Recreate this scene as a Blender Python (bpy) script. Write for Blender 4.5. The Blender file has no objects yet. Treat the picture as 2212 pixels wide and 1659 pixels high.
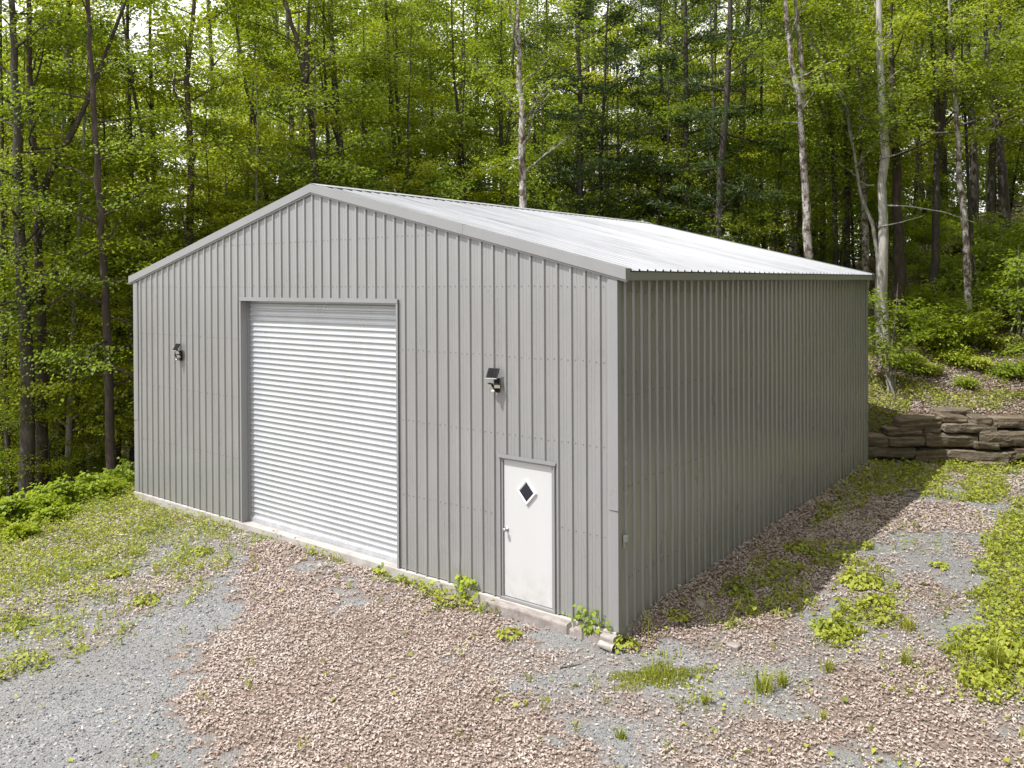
import bpy, math, random
import numpy as np
from mathutils import Vector, Matrix, noise as mnoise

rng = np.random.default_rng(7)
random.seed(7)
sc = bpy.context.scene
COL = sc.collection
PI = math.pi

# ------------------------------------------------------------------ camera
CAM = np.array([5.4345, -9.2933, 4.5512])
YAW, PITCH, ROLL, FPX, SY = 0.6555, -0.0061, -0.0051, 1774.63, -207.74
_c, _s = math.cos(YAW), math.sin(YAW)
_r = np.array([_c, _s, 0.0]); _f = np.array([-_s, _c, 0.0]); _u = np.array([0, 0, 1.0])
FW = _f * math.cos(PITCH) + _u * math.sin(PITCH)
_u2 = _u * math.cos(PITCH) - _f * math.sin(PITCH)
RT = _r * math.cos(ROLL) + _u2 * math.sin(ROLL)
UP = _u2 * math.cos(ROLL) - _r * math.sin(ROLL)
cd = bpy.data.cameras.new("camera")
cam = bpy.data.objects.new("camera", cd); COL.objects.link(cam)
cam.matrix_world = Matrix([[RT[0], UP[0], -FW[0], CAM[0]], [RT[1], UP[1], -FW[1], CAM[1]],
                           [RT[2], UP[2], -FW[2], CAM[2]], [0, 0, 0, 1]])
cd.sensor_fit = 'HORIZONTAL'; cd.sensor_width = 36.0
cd.lens = FPX / 2212 * 36.0
cd.shift_y = SY / 2212
cd.clip_end = 1500
sc.camera = cam

def ray(px, py):
    return RT * (px - 1106) / FPX + UP * (829.5 + SY - py) / FPX + FW
def at(px, py, z=-0.15):
    d = ray(px, py); t = (z - CAM[2]) / d[2]
    return CAM + d * t
def deep(px, py, D):
    return CAM + ray(px, py) * D

# ------------------------------------------------------------------ noise
def _hash(ix, iy, seed):
    n = (ix.astype(np.int64) * 374761393 + iy.astype(np.int64) * 668265263 + seed * 69069) & 0x7fffffff
    n = ((n ^ (n >> 13)) * 1274126177) & 0x7fffffff
    return ((n ^ (n >> 16)) & 0xffff) / 65535.0
def vnoise(x, y, scale=1.0, seed=0):
    x = np.asarray(x, float) * scale; y = np.asarray(y, float) * scale
    ix = np.floor(x); iy = np.floor(y); fx = x - ix; fy = y - iy
    fx = fx * fx * (3 - 2 * fx); fy = fy * fy * (3 - 2 * fy)
    a = _hash(ix, iy, seed); b = _hash(ix + 1, iy, seed); c = _hash(ix, iy + 1, seed); d = _hash(ix + 1, iy + 1, seed)
    return (a * (1 - fx) + b * fx) * (1 - fy) + (c * (1 - fx) + d * fx) * fy
def fnoise(x, y, scale=1.0, seed=0):
    return (vnoise(x, y, scale, seed) * .5 + vnoise(x, y, scale * 2.1, seed + 1) * .3 + vnoise(x, y, scale * 4.3, seed + 2) * .2)
def sstep(a, b, x):
    t = np.clip((np.asarray(x, float) - a) / (b - a), 0, 1)
    return t * t * (3 - 2 * t)

# ------------------------------------------------------------------ terrain
WA = np.array([-0.1, 13.05]); WN = np.array([-.532, .847])       # line of the boulder wall
def terrain(x, y):
    x = np.asarray(x, float); y = np.asarray(y, float)
    s = (x - WA[0]) * WN[0] + (y - WA[1]) * WN[1]
    h = -0.13 - .02 * np.clip(-y, 0, 12) + 0 * x
    h = h - .07 * sstep(-3.6, -1.8, x) * sstep(.6, -.1, y)
    hillf = sstep(-15, -1.5, x)
    up = sstep(.25, .75, s) * 1.15 + np.clip(s - .7, 0, 5.3) * .36 + np.clip(s - 6, 0, 6) * .44 + np.clip(s - 12, 0, 60) * .16
    h = h + up * hillf + np.clip(s, 0, 60) * .03 * (1 - hillf)
    drop = sstep(-13.2, -20, x)
    h = h - drop * 2.6 * sstep(-14, 2, y) - np.clip(-20 - x, 0, 40) * .06
    h = h + sstep(5.5, 16, x) * 1.1 * sstep(-6, 6, y)
    pile = np.exp(-((x - .1) / .3) ** 2) * sstep(.1, 1.0, y) * (y < 12.4) * .13
    h = h + pile
    inside = (x > -12.0) & (x < -.25) & (y > .2) & (y < 12.0)
    h = np.where(inside, -0.4, h)
    return h
def rough(x, y):
    return (fnoise(x, y, 1.3, 40) - .5) * .05 + (fnoise(x, y, .3, 41) - .5) * .10
def ground_z(x, y):
    return terrain(x, y) + rough(x, y)

# ------------------------------------------------------------------ mesh helpers
def mesh_raw(name, V, F, mats=(), midx=None, smooth=False, colors=None):
    V = np.asarray(V, np.float32); F = np.asarray(F, np.int32)
    me = bpy.data.meshes.new(name)
    me.vertices.add(len(V)); me.vertices.foreach_set("co", V.ravel())
    k = F.shape[1]
    me.loops.add(F.size); me.loops.foreach_set("vertex_index", F.ravel())
    me.polygons.add(len(F)); me.polygons.foreach_set("loop_start", np.arange(0, F.size, k, dtype=np.int32))
    if midx is not None: me.polygons.foreach_set("material_index", np.asarray(midx, np.int32))
    if smooth: me.polygons.foreach_set("use_smooth", np.ones(len(F), bool))
    for m in mats: me.materials.append(m)
    me.update(calc_edges=True)
    if colors is not None:
        a = me.color_attributes.new("mask", 'FLOAT_COLOR', 'POINT')
        a.data.foreach_set("color", np.asarray(colors, np.float32).ravel())
    return me
def link(name, me, parent=None):
    o = bpy.data.objects.new(name, me); COL.objects.link(o)
    if parent is not None: o.parent = parent
    return o
def tag(o, label=None, cat=None, group=None, kind=None):
    if label: o["label"] = label
    if cat: o["category"] = cat
    if group: o["group"] = group
    if kind: o["kind"] = kind
    return o
def empty(name, loc=(0, 0, 0), rz=0.0):
    o = bpy.data.objects.new(name, None); COL.objects.link(o)
    o.location = loc; o.rotation_euler = (0, 0, rz); o.empty_display_size = .2
    return o

class MB:
    """collects polygons of one mesh"""
    def __init__(s): s.v = []; s.f = []; s.m = []; s.sm = []
    def add(s, V, F, mi=0, smooth=False):
        b = len(s.v); s.v += [tuple(map(float, p)) for p in V]
        for f in F: s.f.append([b + i for i in f]); s.m.append(mi); s.sm.append(smooth)
    def box(s, x0, y0, z0, x1, y1, z1, mi=0, bev=0.0):
        if bev > 0:
            return s.rbox(((x0 + x1) / 2, (y0 + y1) / 2, (z0 + z1) / 2), (x1 - x0, y1 - y0, z1 - z0), Matrix.Identity(3), bev, mi)
        V = [(x0, y0, z0), (x1, y0, z0), (x1, y1, z0), (x0, y1, z0), (x0, y0, z1), (x1, y0, z1), (x1, y1, z1), (x0, y1, z1)]
        s.add(V, [(0, 3, 2, 1), (4, 5, 6, 7), (0, 1, 5, 4), (1, 2, 6, 5), (2, 3, 7, 6), (3, 0, 4, 7)], mi)
    def rbox(s, c, size, R, bev=.005, mi=0):
        import bmesh
        bm = bmesh.new(); bmesh.ops.create_cube(bm, size=1.0)
        for v in bm.verts: v.co = Vector((v.co.x * size[0], v.co.y * size[1], v.co.z * size[2]))
        if bev > 0: bmesh.ops.bevel(bm, geom=bm.edges[:], offset=bev, segments=2, affect='EDGES', profile=.5)
        bm.verts.index_update()
        C = Vector(c)
        s.add([C + R @ v.co for v in bm.verts], [[v.index for v in f.verts] for f in bm.faces], mi)
        bm.free()
    def tube(s, P, Rr, n=8, mi=0, cap=True, smooth=True):
        P = [Vector(p) for p in P]; V = []; F = []
        a = None
        for i, p in enumerate(P):
            t = (P[min(i + 1, len(P) - 1)] - P[max(i - 1, 0)])
            t = t.normalized() if t.length > 1e-9 else Vector((0, 0, 1))
            if a is None: a = t.orthogonal().normalized()
            a = (a - t * a.dot(t)).normalized(); b = t.cross(a)
            r = Rr[i] if hasattr(Rr, '__len__') else Rr
            for k in range(n):
                q = 2 * PI * k / n
                V.append(p + (a * math.cos(q) + b * math.sin(q)) * r)
        for i in range(len(P) - 1):
            for k in range(n):
                k2 = (k + 1) % n
                F.append((i * n + k, i * n + k2, (i + 1) * n + k2, (i + 1) * n + k))
        s.add(V, F, mi, smooth)
        if cap:
            s.add(V[:n], [tuple(range(n))[::-1]], mi); s.add(V[-n:], [tuple(range(n))], mi)
    def mesh(s, name, mats):
        me = bpy.data.meshes.new(name); me.from_pydata(s.v, [], s.f)
        for m in (mats if isinstance(mats, (list, tuple)) else [mats]): me.materials.append(m)
        me.polygons.foreach_set("material_index", s.m); me.polygons.foreach_set("use_smooth", s.sm)
        me.update(); return me
    def build(s, name, mats, parent=None): return link(name, s.mesh(name, mats), parent)

# ------------------------------------------------------------------ materials
class Mat:
    def __init__(s, name):
        s.m = bpy.data.materials.new(name); s.m.use_nodes = True
        s.t = s.m.node_tree; s.t.nodes.clear()
        s.out = s.n('ShaderNodeOutputMaterial')
    def n(s, kind, **kw):
        nd = s.t.nodes.new(kind)
        for k, v in kw.items():
            if hasattr(nd, k): setattr(nd, k, v)
        return nd
    def l(s, a, b): s.t.links.new(a, b)
    def coord(s, kind='Object'): return s.n('ShaderNodeTexCoord').outputs[kind]
    def noise(s, scale, detail=4, rough=.55, vec=None, out='Fac'):
        nd = s.n('ShaderNodeTexNoise'); nd.inputs['Scale'].default_value = scale
        nd.inputs['Detail'].default_value = detail; nd.inputs['Roughness'].default_value = rough
        s.l(vec if vec is not None else s.coord(), nd.inputs['Vector']); return nd.outputs[out]
    def mapping(s, scale=(1, 1, 1), vec=None):
        nd = s.n('ShaderNodeMapping'); nd.inputs['Scale'].default_value = scale
        s.l(vec if vec is not None else s.coord(), nd.inputs['Vector']); return nd.outputs['Vector']
    def ramp(s, fac, stops):
        nd = s.n('ShaderNodeValToRGB'); e = nd.color_ramp.elements
        while len(e) < len(stops): e.new(.5)
        for q, (p, c) in zip(e, stops):
            q.position = p; q.color = (*(c if hasattr(c, '__len__') else (c, c, c)), 1)
        s.l(fac, nd.inputs['Fac']); return nd.outputs['Color']
    def mix(s, fac, a, b, mode='MIX'):
        nd = s.n('ShaderNodeMix', data_type='RGBA', blend_type=mode)
        for sock, v in ((nd.inputs[0], fac), (nd.inputs[6], a), (nd.inputs[7], b)):
            if hasattr(v, 'is_linked'): s.l(v, sock)
            elif hasattr(v, '__len__'): sock.default_value = (*v, 1)
            else: sock.default_value = v
        return nd.outputs[2]
    def math(s, op, a, b=0.0):
        nd = s.n('ShaderNodeMath', operation=op)
        for sock, v in ((nd.inputs[0], a), (nd.inputs[1], b)):
            if hasattr(v, 'is_linked'): s.l(v, sock)
            else: sock.default_value = v
        return nd.outputs[0]
    def bump(s, h, strength=.3, dist=.01):
        nd = s.n('ShaderNodeBump'); nd.inputs['Strength'].default_value = strength
        nd.inputs['Distance'].default_value = dist; s.l(h, nd.inputs['Height']); return nd.outputs['Normal']
    def principled(s, color, rough=.5, metal=0.0, normal=None, spec=.5):
        b = s.n('ShaderNodeBsdfPrincipled')
        for nm, v in (('Base Color', color), ('Roughness', rough), ('Metallic', metal), ('Specular IOR Level', spec)):
            if hasattr(v, 'is_linked'): s.l(v, b.inputs[nm])
            elif hasattr(v, '__len__'): b.inputs[nm].default_value = (*v, 1)
            else: b.inputs[nm].default_value = v
        if normal is not None: s.l(normal, b.inputs['Normal'])
        s.l(b.outputs[0], s.out.inputs['Surface']); return s.m

def painted(name, col, rough=.38, var=.06, spec=.5, metal=0.0, coat=0.0):
    m = Mat(name)
    v = m.mapping((1, 1, .35))
    n1 = m.noise(2.2, 5, .6, v); n2 = m.noise(35, 3, .6, v)
    f = m.math('ADD', m.math('MULTIPLY', n1, .7), m.math('MULTIPLY', n2, .3))
    c = m.ramp(f, [(.3, [x * (1 - var) for x in col]), (.7, [x * (1 + var) for x in col])])
    # rain-splash dirt that sits on the bottom of the sheet metal
    z = m.n('ShaderNodeSeparateXYZ'); m.l(m.coord('Object'), z.inputs[0])
    d = m.n('ShaderNodeMapRange'); d.inputs['From Min'].default_value = .55; d.inputs['From Max'].default_value = .0
    m.l(z.outputs['Z'], d.inputs['Value'])
    dn = m.math('MULTIPLY', d.outputs['Result'], m.ramp(m.noise(6, 6, .7), [(.42, 0.0), (.75, .5)]))
    c = m.mix(dn, c, (.23, .20, .16))
    r = m.ramp(n1, [(.3, rough - .05), (.7, rough + .07)])
    mt = m.principled(c, r, metal, None, spec)
    for nd in m.t.nodes:
        if nd.type == 'BSDF_PRINCIPLED': nd.inputs['Coat Weight'].default_value = coat; nd.inputs['Coat Roughness'].default_value = .16
    return mt

M = {}
M['wall'] = painted('gray_painted_steel', (.232, .230, .226), .3, .08, .5, 0.0, .8)
M['trim'] = painted('gray_trim_steel', (.236, .236, .236), .3)
m = Mat('galvanised_roof_steel')
v1 = m.mapping((.22, 3.2, .22)); v2 = m.mapping((.06, 1.09, .06)); v3 = m.mapping((1.0, 9.0, 1.0))
st1 = m.noise(1.6, 7, .62, v1); st2 = m.noise(1.0, 1, .5, v2); st3 = m.noise(1.4, 4, .6, v3)
f = m.math('ADD', m.math('MULTIPLY', st1, .45), m.math('ADD', m.math('MULTIPLY', st2, .3), m.math('MULTIPLY', st3, .25)))
c = m.ramp(f, [(.36, (.12, .122, .128)), (.46, (.195, .197, .207)), (.58, (.25, .252, .265)), (.70, (.30, .302, .315))])
c = m.mix(m.ramp(m.noise(26, 3, .6), [(.66, 0.0), (.74, .55)]), c, (.13, .12, .10))
M['roof'] = m.principled(c, m.ramp(st1, [(.3, .34), (.7, .5)]), .1, None, .35)
M['ridge'] = painted('ridge_steel', (.34, .345, .35), .4)
M['curtain'] = painted('galvanised_curtain_steel', (.47, .48, .505), .30, .05, .6, .3)
M['white'] = painted('white_door_paint', (.475, .475, .47), .4, .014)
M['whiteframe'] = painted('white_plastic_frame', (.68, .68, .68), .35, .01)
m = Mat('dark_glass'); M['glass'] = m.principled((.015, .015, .025), .06, 0, None, .6)
m = Mat('black_plastic'); M['black'] = m.principled(m.ramp(m.noise(60), [(.3, (.012, .012, .013)), (.7, (.022, .022, .024))]), .6, 0, None, .15)
m = Mat('solar_cell'); M['solar'] = m.principled(m.ramp(m.noise(9), [(.3, (.012, .011, .013)), (.7, (.022, .019, .02))]), .65, 0, None, .03)
m = Mat('lamp_lens'); M['lens'] = m.principled(m.ramp(m.noise(70), [(.35, (.62, .55, .38)), (.65, (.8, .76, .62))]), .25)
m = Mat('sensor_dome'); M['dome'] = m.principled((.62, .62, .60), .3)
m = Mat('screw_steel'); M['screw'] = m.principled((.09, .09, .09), .45, .3)
m = Mat('brushed_knob'); M['knob'] = m.principled((.45, .44, .43), .3, .8)
m = Mat('gray_plastic'); M['greyplastic'] = m.principled((.34, .36, .34), .5)
m = Mat('pvc'); M['pvc'] = m.principled(m.ramp(m.noise(14, 5), [(.35, (.22, .19, .17)), (.7, (.40, .37, .35))]), .5)
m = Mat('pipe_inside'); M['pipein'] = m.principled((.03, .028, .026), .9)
m = Mat('concrete')
n1 = m.noise(3, 8, .65); n2 = m.noise(90, 4, .7)
c = m.ramp(n1, [(.3, (.27, .245, .22)), (.5, (.37, .345, .32)), (.72, (.46, .43, .40))])
M['concrete'] = m.principled(c, .9, 0, m.bump(n2, .5, .006))
m = Mat('weathered_concrete')
n1 = m.noise(4, 8, .7); n2 = m.noise(60, 5, .7)
c = m.ramp(n1, [(.28, (.13, .105, .09)), (.5, (.28, .245, .225)), (.72, (.38, .345, .325))])
M['footing'] = m.principled(c, .92, 0, m.bump(n2, .7, .012))

def leafmat(name, cols, trans=.45, tint=(1.15, 1.12, .6), gloss=.28, patch=.35):
    m = Mat(name)
    g = m.n('ShaderNodeNewGeometry'); oi = m.n('ShaderNodeObjectInfo')
    pn = m.noise(patch, 2, .5, m.coord('Object'))
    f = m.math('ADD', m.math('MULTIPLY', g.outputs['Random Per Island'], .42),
               m.math('ADD', m.math('MULTIPLY', oi.outputs['Random'], .26), m.math('MULTIPLY', pn, .42)))
    st = [(.2 + .65 * i / (len(cols) - 1), c) for i, c in enumerate(cols)]
    c = m.ramp(f, st)
    d = m.n('ShaderNodeBsdfPrincipled'); m.l(c, d.inputs['Base Color'])
    d.inputs['Roughness'].default_value = .5; d.inputs['Specular IOR Level'].default_value = gloss
    t = m.n('ShaderNodeBsdfTranslucent'); m.l(m.mix(1.0, c, tint, 'MULTIPLY'), t.inputs['Color'])
    mx = m.n('ShaderNodeMixShader'); mx.inputs[0].default_value = trans
    m.l(d.outputs[0], mx.inputs[1]); m.l(t.outputs[0], mx.inputs[2]); m.l(mx.outputs[0], m.out.inputs['Surface'])
    return m.m
GR = 1.0
M['maple'] = leafmat('maple_leaves', [(.06, .098, .014), (.14, .195, .02), (.235, .30, .026), (.36, .41, .036)], .56)
M['maple2'] = leafmat('yellow_maple_leaves', [(.15, .195, .016), (.25, .30, .02), (.35, .39, .026), (.45, .45, .035)], .58)
M['beech'] = leafmat('beech_leaves', [(.07, .115, .018), (.15, .215, .025), (.235, .315, .03), (.34, .40, .04)], .58)
M['needle'] = leafmat('pine_needles', [(.025, .045, .012), (.04, .07, .016), (.06, .095, .02), (.085, .125, .028)], .25)
M['bushleaf'] = leafmat('bush_leaves', [(.14, .21, .02), (.23, .31, .026), (.33, .40, .035), (.43, .46, .05)], .5)
M['cover'] = leafmat('ground_cover_leaves', [(.13, .165, .024), (.23, .27, .034), (.34, .37, .045), (.43, .43, .07)], .35, patch=.8)
M['grass'] = leafmat('grass_blades', [(.12, .15, .02), (.22, .26, .03), (.32, .34, .04), (.42, .38, .10)], .35, patch=.8)

m = Mat('dead_leaves')
g = m.n('ShaderNodeNewGeometry')
f = m.math('ADD', m.math('MULTIPLY', g.outputs['Random Per Island'], .50), m.math('MULTIPLY', m.math('SUBTRACT', m.noise(.8, 6, .7), .14), 1.02))
c = m.ramp(f, [(.16, (.10, .055, .036)), (.30, (.225, .145, .105)), (.44, (.335, .25, .205)), (.66, (.42, .345, .30)), (.95, (.50, .435, .39))])
d = m.n('ShaderNodeBsdfPrincipled'); m.l(c, d.inputs['Base Color']); d.inputs['Roughness'].default_value = .62
t = m.n('ShaderNodeBsdfTranslucent'); m.l(c, t.inputs['Color'])
mx = m.n('ShaderNodeMixShader'); mx.inputs[0].default_value = .15
m.l(d.outputs[0], mx.inputs[1]); m.l(t.outputs[0], mx.inputs[2]); m.l(mx.outputs[0], m.out.inputs['Surface'])
M['litter'] = m.m

def bark(name, stops, scale=6.0, stretch=.35, bumpd=.02):
    m = Mat(name); v = m.mapping((1, 1, stretch))
    n1 = m.noise(scale, 7, .68, v); n2 = m.noise(scale * 4, 5, .7, v)
    c = m.ramp(n1, stops)
    c = m.mix(m.ramp(n2, [(.3, .55), (.6, 0.0)]), c, (.03, .025, .02))
    return m.principled(c, .9, 0, m.bump(n2, .8, bumpd))
M['bark_dark'] = bark('dark_bark', [(.3, (.03, .024, .018)), (.5, (.055, .045, .036)), (.7, (.11, .095, .08))])
M['bark_red'] = bark('reddish_bark', [(.3, (.026, .017, .012)), (.5, (.052, .035, .026)), (.72, (.11, .082, .064))])
M['bark_mottle'] = bark('lichen_mottled_bark', [(.36, (.09, .058, .042)), (.46, (.17, .12, .095)), (.53, (.42, .39, .36)), (.7, (.60, .58, .55))], 5.5, .7)
M['bark_grey'] = bark('grey_bark', [(.3, (.13, .115, .10)), (.5, (.26, .24, .215)), (.7, (.42, .40, .37))], 5, .3)
M['bark_dead'] = bark('bare_dead_wood', [(.3, (.24, .21, .18)), (.5, (.44, .41, .375)), (.7, (.60, .58, .555))], 3.2, .16)

m = Mat('boulder_stone')
oi = m.n('ShaderNodeObjectInfo')
v = m.mapping((.6, .6, 6.5)); n1 = m.noise(2.6, 10, .75, v); n2 = m.noise(16, 8, .72); n3 = m.noise(2.6, 5, .6)
c = m.ramp(n1, [(.32, (.03, .02, .013)), (.45, (.10, .07, .045)), (.56, (.20, .15, .105)), (.72, (.36, .30, .23))])  # strata tones, with crevice shade and lit tops put into the colour
c = m.mix(m.ramp(n3, [(.52, 0.0), (.7, .55)]), c, (.10, .11, .035))
c = m.mix(m.math('MULTIPLY', oi.outputs['Random'], .25), c, (.24, .21, .175))
hh = m.math('ADD', m.math('MULTIPLY', n1, .8), m.math('MULTIPLY', n2, .5))
M['rock'] = m.principled(c, .92, 0, m.bump(hh, 1.0, .07))

# ground: gravel, soil under the litter, forest floor, by an attribute of the terrain mesh
m = Mat('ground_gravel_and_soil')
att = m.n('ShaderNodeAttribute'); att.attribute_name = 'mask'
sep = m.n('ShaderNodeSeparateColor'); m.l(att.outputs['Color'], sep.inputs[0])
co = m.coord('Object')
vo = m.n('ShaderNodeTexVoronoi'); vo.inputs['Scale'].default_value = 48; m.l(co, vo.inputs['Vector'])
vo2 = m.n('ShaderNodeTexVoronoi'); vo2.inputs['Scale'].default_value = 110; m.l(co, vo2.inputs['Vector'])
sx = m.n('ShaderNodeSeparateColor'); m.l(vo.outputs['Color'], sx.inputs[0])
sx2 = m.n('ShaderNodeSeparateColor'); m.l(vo2.outputs['Color'], sx2.inputs[0])
big = m.noise(.55, 6, .62)
stone = m.ramp(sx.outputs[0], [(.05, (.115, .114, .114)), (.45, (.195, .194, .195)), (.8, (.26, .259, .26)), (.97, (.38, .375, .37))])
fine = m.ramp(sx2.outputs[0], [(.1, (.12, .119, .119)), (.6, (.21, .209, .21)), (.95, (.31, .308, .305))])
gravel = m.mix(m.ramp(m.noise(7, 4, .6), [(.4, 0.0), (.62, 1.0)]), stone, fine)
gravel = m.mix(m.ramp(big, [(.35, .0), (.75, .55)]), gravel, (.165, .15, .13))
soiln = m.noise(22, 8, .72)
soil = m.ramp(soiln, [(.3, (.08, .055, .04)), (.5, (.18, .135, .11)), (.7, (.30, .245, .21))])
forest = m.ramp(soiln, [(.3, (.05, .035, .022)), (.5, (.13, .09, .06)), (.7, (.27, .20, .15))])
greenc = m.ramp(m.noise(30, 6, .7), [(.3, (.06, .085, .02)), (.55, (.14, .18, .04)), (.75, (.24, .25, .09))])
c = m.mix(sep.outputs[0], gravel, soil)
c = m.mix(sep.outputs[2], c, forest)
c = m.mix(m.math('MULTIPLY', sep.outputs[1], m.ramp(m.noise(9, 6, .7), [(.38, 0.0), (.6, .9)])), c, greenc)
hb = m.math('ADD', m.math('MULTIPLY', vo.outputs['Distance'], -.9), m.math('MULTIPLY', m.noise(140, 3, .7), .5))
M['ground'] = m.principled(c, .93, 0, m.bump(hb, .8, .018), .25)

m = Mat('gravel_stones')
g = m.n('ShaderNodeNewGeometry')
c = m.ramp(g.outputs['Random Per Island'], [(.05, (.09, .095, .10)), (.45, (.155, .163, .172)), (.8, (.225, .233, .24)), (.97, (.36, .36, .36))])
M['pebble'] = m.principled(c, .85, 0, m.bump(m.noise(120, 4), .4, .004), .3)

# ------------------------------------------------------------------ regions measured on the ground
def poly(pts, z=-.15): return np.array([at(px, py, z)[:2] for px, py in pts])
def inpoly(P, x, y):
    x = np.asarray(x); y = np.asarray(y); r = np.zeros(x.shape, bool); n = len(P); j = n - 1
    for i in range(n):
        xi, yi = P[i]; xj, yj = P[j]
        if yi != yj:
            c = ((yi > y) != (yj > y)) & (x < (xj - xi) * (y - yi) / (yj - yi) + xi)
            r ^= c
        j = i
    return r
L_MAIN = poly([(552, 1172), (640, 1168), (760, 1205), (850, 1250), (960, 1285), (1060, 1305), (1180, 1352), (1130, 1390), (1040, 1390), (1010, 1440), (1080, 1500), (1180, 1560), (1300, 1700), (1250, 1900), (430, 1900), (425, 1640), (462, 1560), (405, 1490), (425, 1440), (470, 1340), (520, 1250)])
L_SIDE = poly([(1338, 1378), (1500, 1262), (1700, 1122), (1872, 1006), (1960, 1030), (1900, 1120), (1830, 1180), (1770, 1300), (1700, 1345), (1480, 1385)], -.1)
L_RIGHT = poly([(1590, 1560), (1700, 1500), (1850, 1440), (2000, 1425), (2250, 1470), (2250, 1700), (1950, 1700), (1900, 1625), (1740, 1620), (1520, 1720), (1470, 1690)])
L_CORNER = poly([(1340, 1385), (1480, 1382), (1640, 1370), (1760, 1335), (1800, 1400), (1700, 1450), (1500, 1440), (1380, 1420)])
L_MID = poly([(1180, 1560), (1320, 1480), (1460, 1500), (1500, 1570), (1450, 1700), (1280, 1700)])
L_FARR = poly([(1850, 1100), (2000, 1085), (2150, 1110), (2140, 1150), (1960, 1150), (1900, 1180)])
L_R2 = poly([(1880, 1240), (1990, 1220), (2100, 1300), (2060, 1420), (1900, 1440), (1840, 1400)])
L_LEFT = poly([(330, 1230), (430, 1215), (480, 1240), (420, 1290), (320, 1310)])
G_A = poly([(628, 1208), (715, 1215), (722, 1245), (640, 1250)])
G_B = poly([(706, 1258), (800, 1270), (815, 1300), (735, 1302)])
GREEN_BANK = poly([(-150, 1090), (120, 1020), (292, 1000), (298, 1062), (420, 1098), (535, 1130), (500, 1160), (350, 1175), (210, 1220), (90, 1270), (-150, 1330)])
GREEN_WALL = poly([(296, 1066), (525, 1128), (660, 1170), (862, 1232), (1070, 1300), (1060, 1330), (940, 1300), (840, 1262), (660, 1190), (520, 1150), (300, 1100)])
GREEN_R = poly([(2130, 1150), (2260, 1060), (2400, 1400), (2260, 1530), (2090, 1490), (2050, 1440), (2110, 1370)])
GREEN_MID = poly([(1800, 1195), (1890, 1180), (1910, 1240), (1965, 1310), (1900, 1385), (1770, 1395), (1790, 1290)])
GREEN_REAR = poly([(1880, 1002), (2260, 1000), (2300, 1080), (2100, 1090), (1960, 1062), (1890, 1075), (1800, 1130), (1740, 1150)], -.1)
GREEN_SHADE = poly([(1660, 1190), (1780, 1150), (1800, 1200), (1760, 1290), (1640, 1340), (1540, 1350), (1560, 1280)], -.1)
GREEN_LOW = poly([(1330, 1500), (1600, 1460), (1760, 1440), (1760, 1500), (1560, 1530), (1380, 1520)])

MOTTLE = poly([(-250, 1250), (290, 1085), (530, 1140), (505, 1230), (340, 1335), (150, 1400), (-250, 1520)])
FRONT_R = poly([(1000, 1390), (1340, 1400), (1800, 1400), (2250, 1400), (2250, 1520), (1700, 1520), (1480, 1600), (1180, 1560), (1020, 1450)])
def litter_density(x, y):
    jx = x + (fnoise(x, y, 1.6, 3) - .5) * 1.0 + (vnoise(x, y, 7, 6) - .5) * .7 + (vnoise(x, y, 19, 16) - .5) * .35; jy = y + (fnoise(x, y, 1.6, 5) - .5) * 1.0 + (vnoise(x, y, 7, 8) - .5) * .7 + (vnoise(x, y, 19, 18) - .5) * .35
    n = fnoise(x, y, .9, 9)
    d = .03 + .10 * sstep(.5, .75, n) + .07 * sstep(-5, -8, x) * sstep(.35, .6, n) * sstep(-7, -4, y) + .30 * sstep(-1.0, 1.5, x) * sstep(.42, .6, n)
    d = np.maximum(d, inpoly(L_MAIN, jx, jy) * (.75 + .45 * n))
    d = np.maximum(d, inpoly(L_SIDE, jx, jy) * 1.0)
    d = np.maximum(d, inpoly(L_RIGHT, jx, jy) * (.65 + .45 * n))
    d = np.maximum(d, inpoly(L_CORNER, jx, jy) * sstep(.3, .6, n) * .55)
    d = np.maximum(d, inpoly(L_MID, jx, jy) * sstep(.3, .6, n) * .7)
    d = np.maximum(d, inpoly(L_FARR, jx, jy) * .6)
    d = np.maximum(d, inpoly(L_R2, jx, jy) * sstep(.25, .6, n) * .6)
    d = np.maximum(d, inpoly(L_LEFT, jx, jy) * sstep(.3, .6, n) * .5)
    d = np.maximum(d, inpoly(MOTTLE, jx, jy) * (.12 + .35 * sstep(.35, .65, n)))
    d = np.maximum(d, inpoly(FRONT_R, jx, jy) * (.12 + .5 * sstep(.35, .62, n)))
    d = np.where(inpoly(G_A, jx, jy) | inpoly(G_B, jx, jy), .05, d)
    # hill litter above the boulders
    s = (x - WA[0]) * WN[0] + (y - WA[1]) * WN[1]
    d = np.where((s > .75) & (x > -3), np.maximum(d, .75 * sstep(.2, .5, n)), d)
    wallpile = (x > -.02) & (x < .45) & (y > .1) & (y < 12.2)
    d = np.where(wallpile, 1.25, d)
    return d
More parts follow.
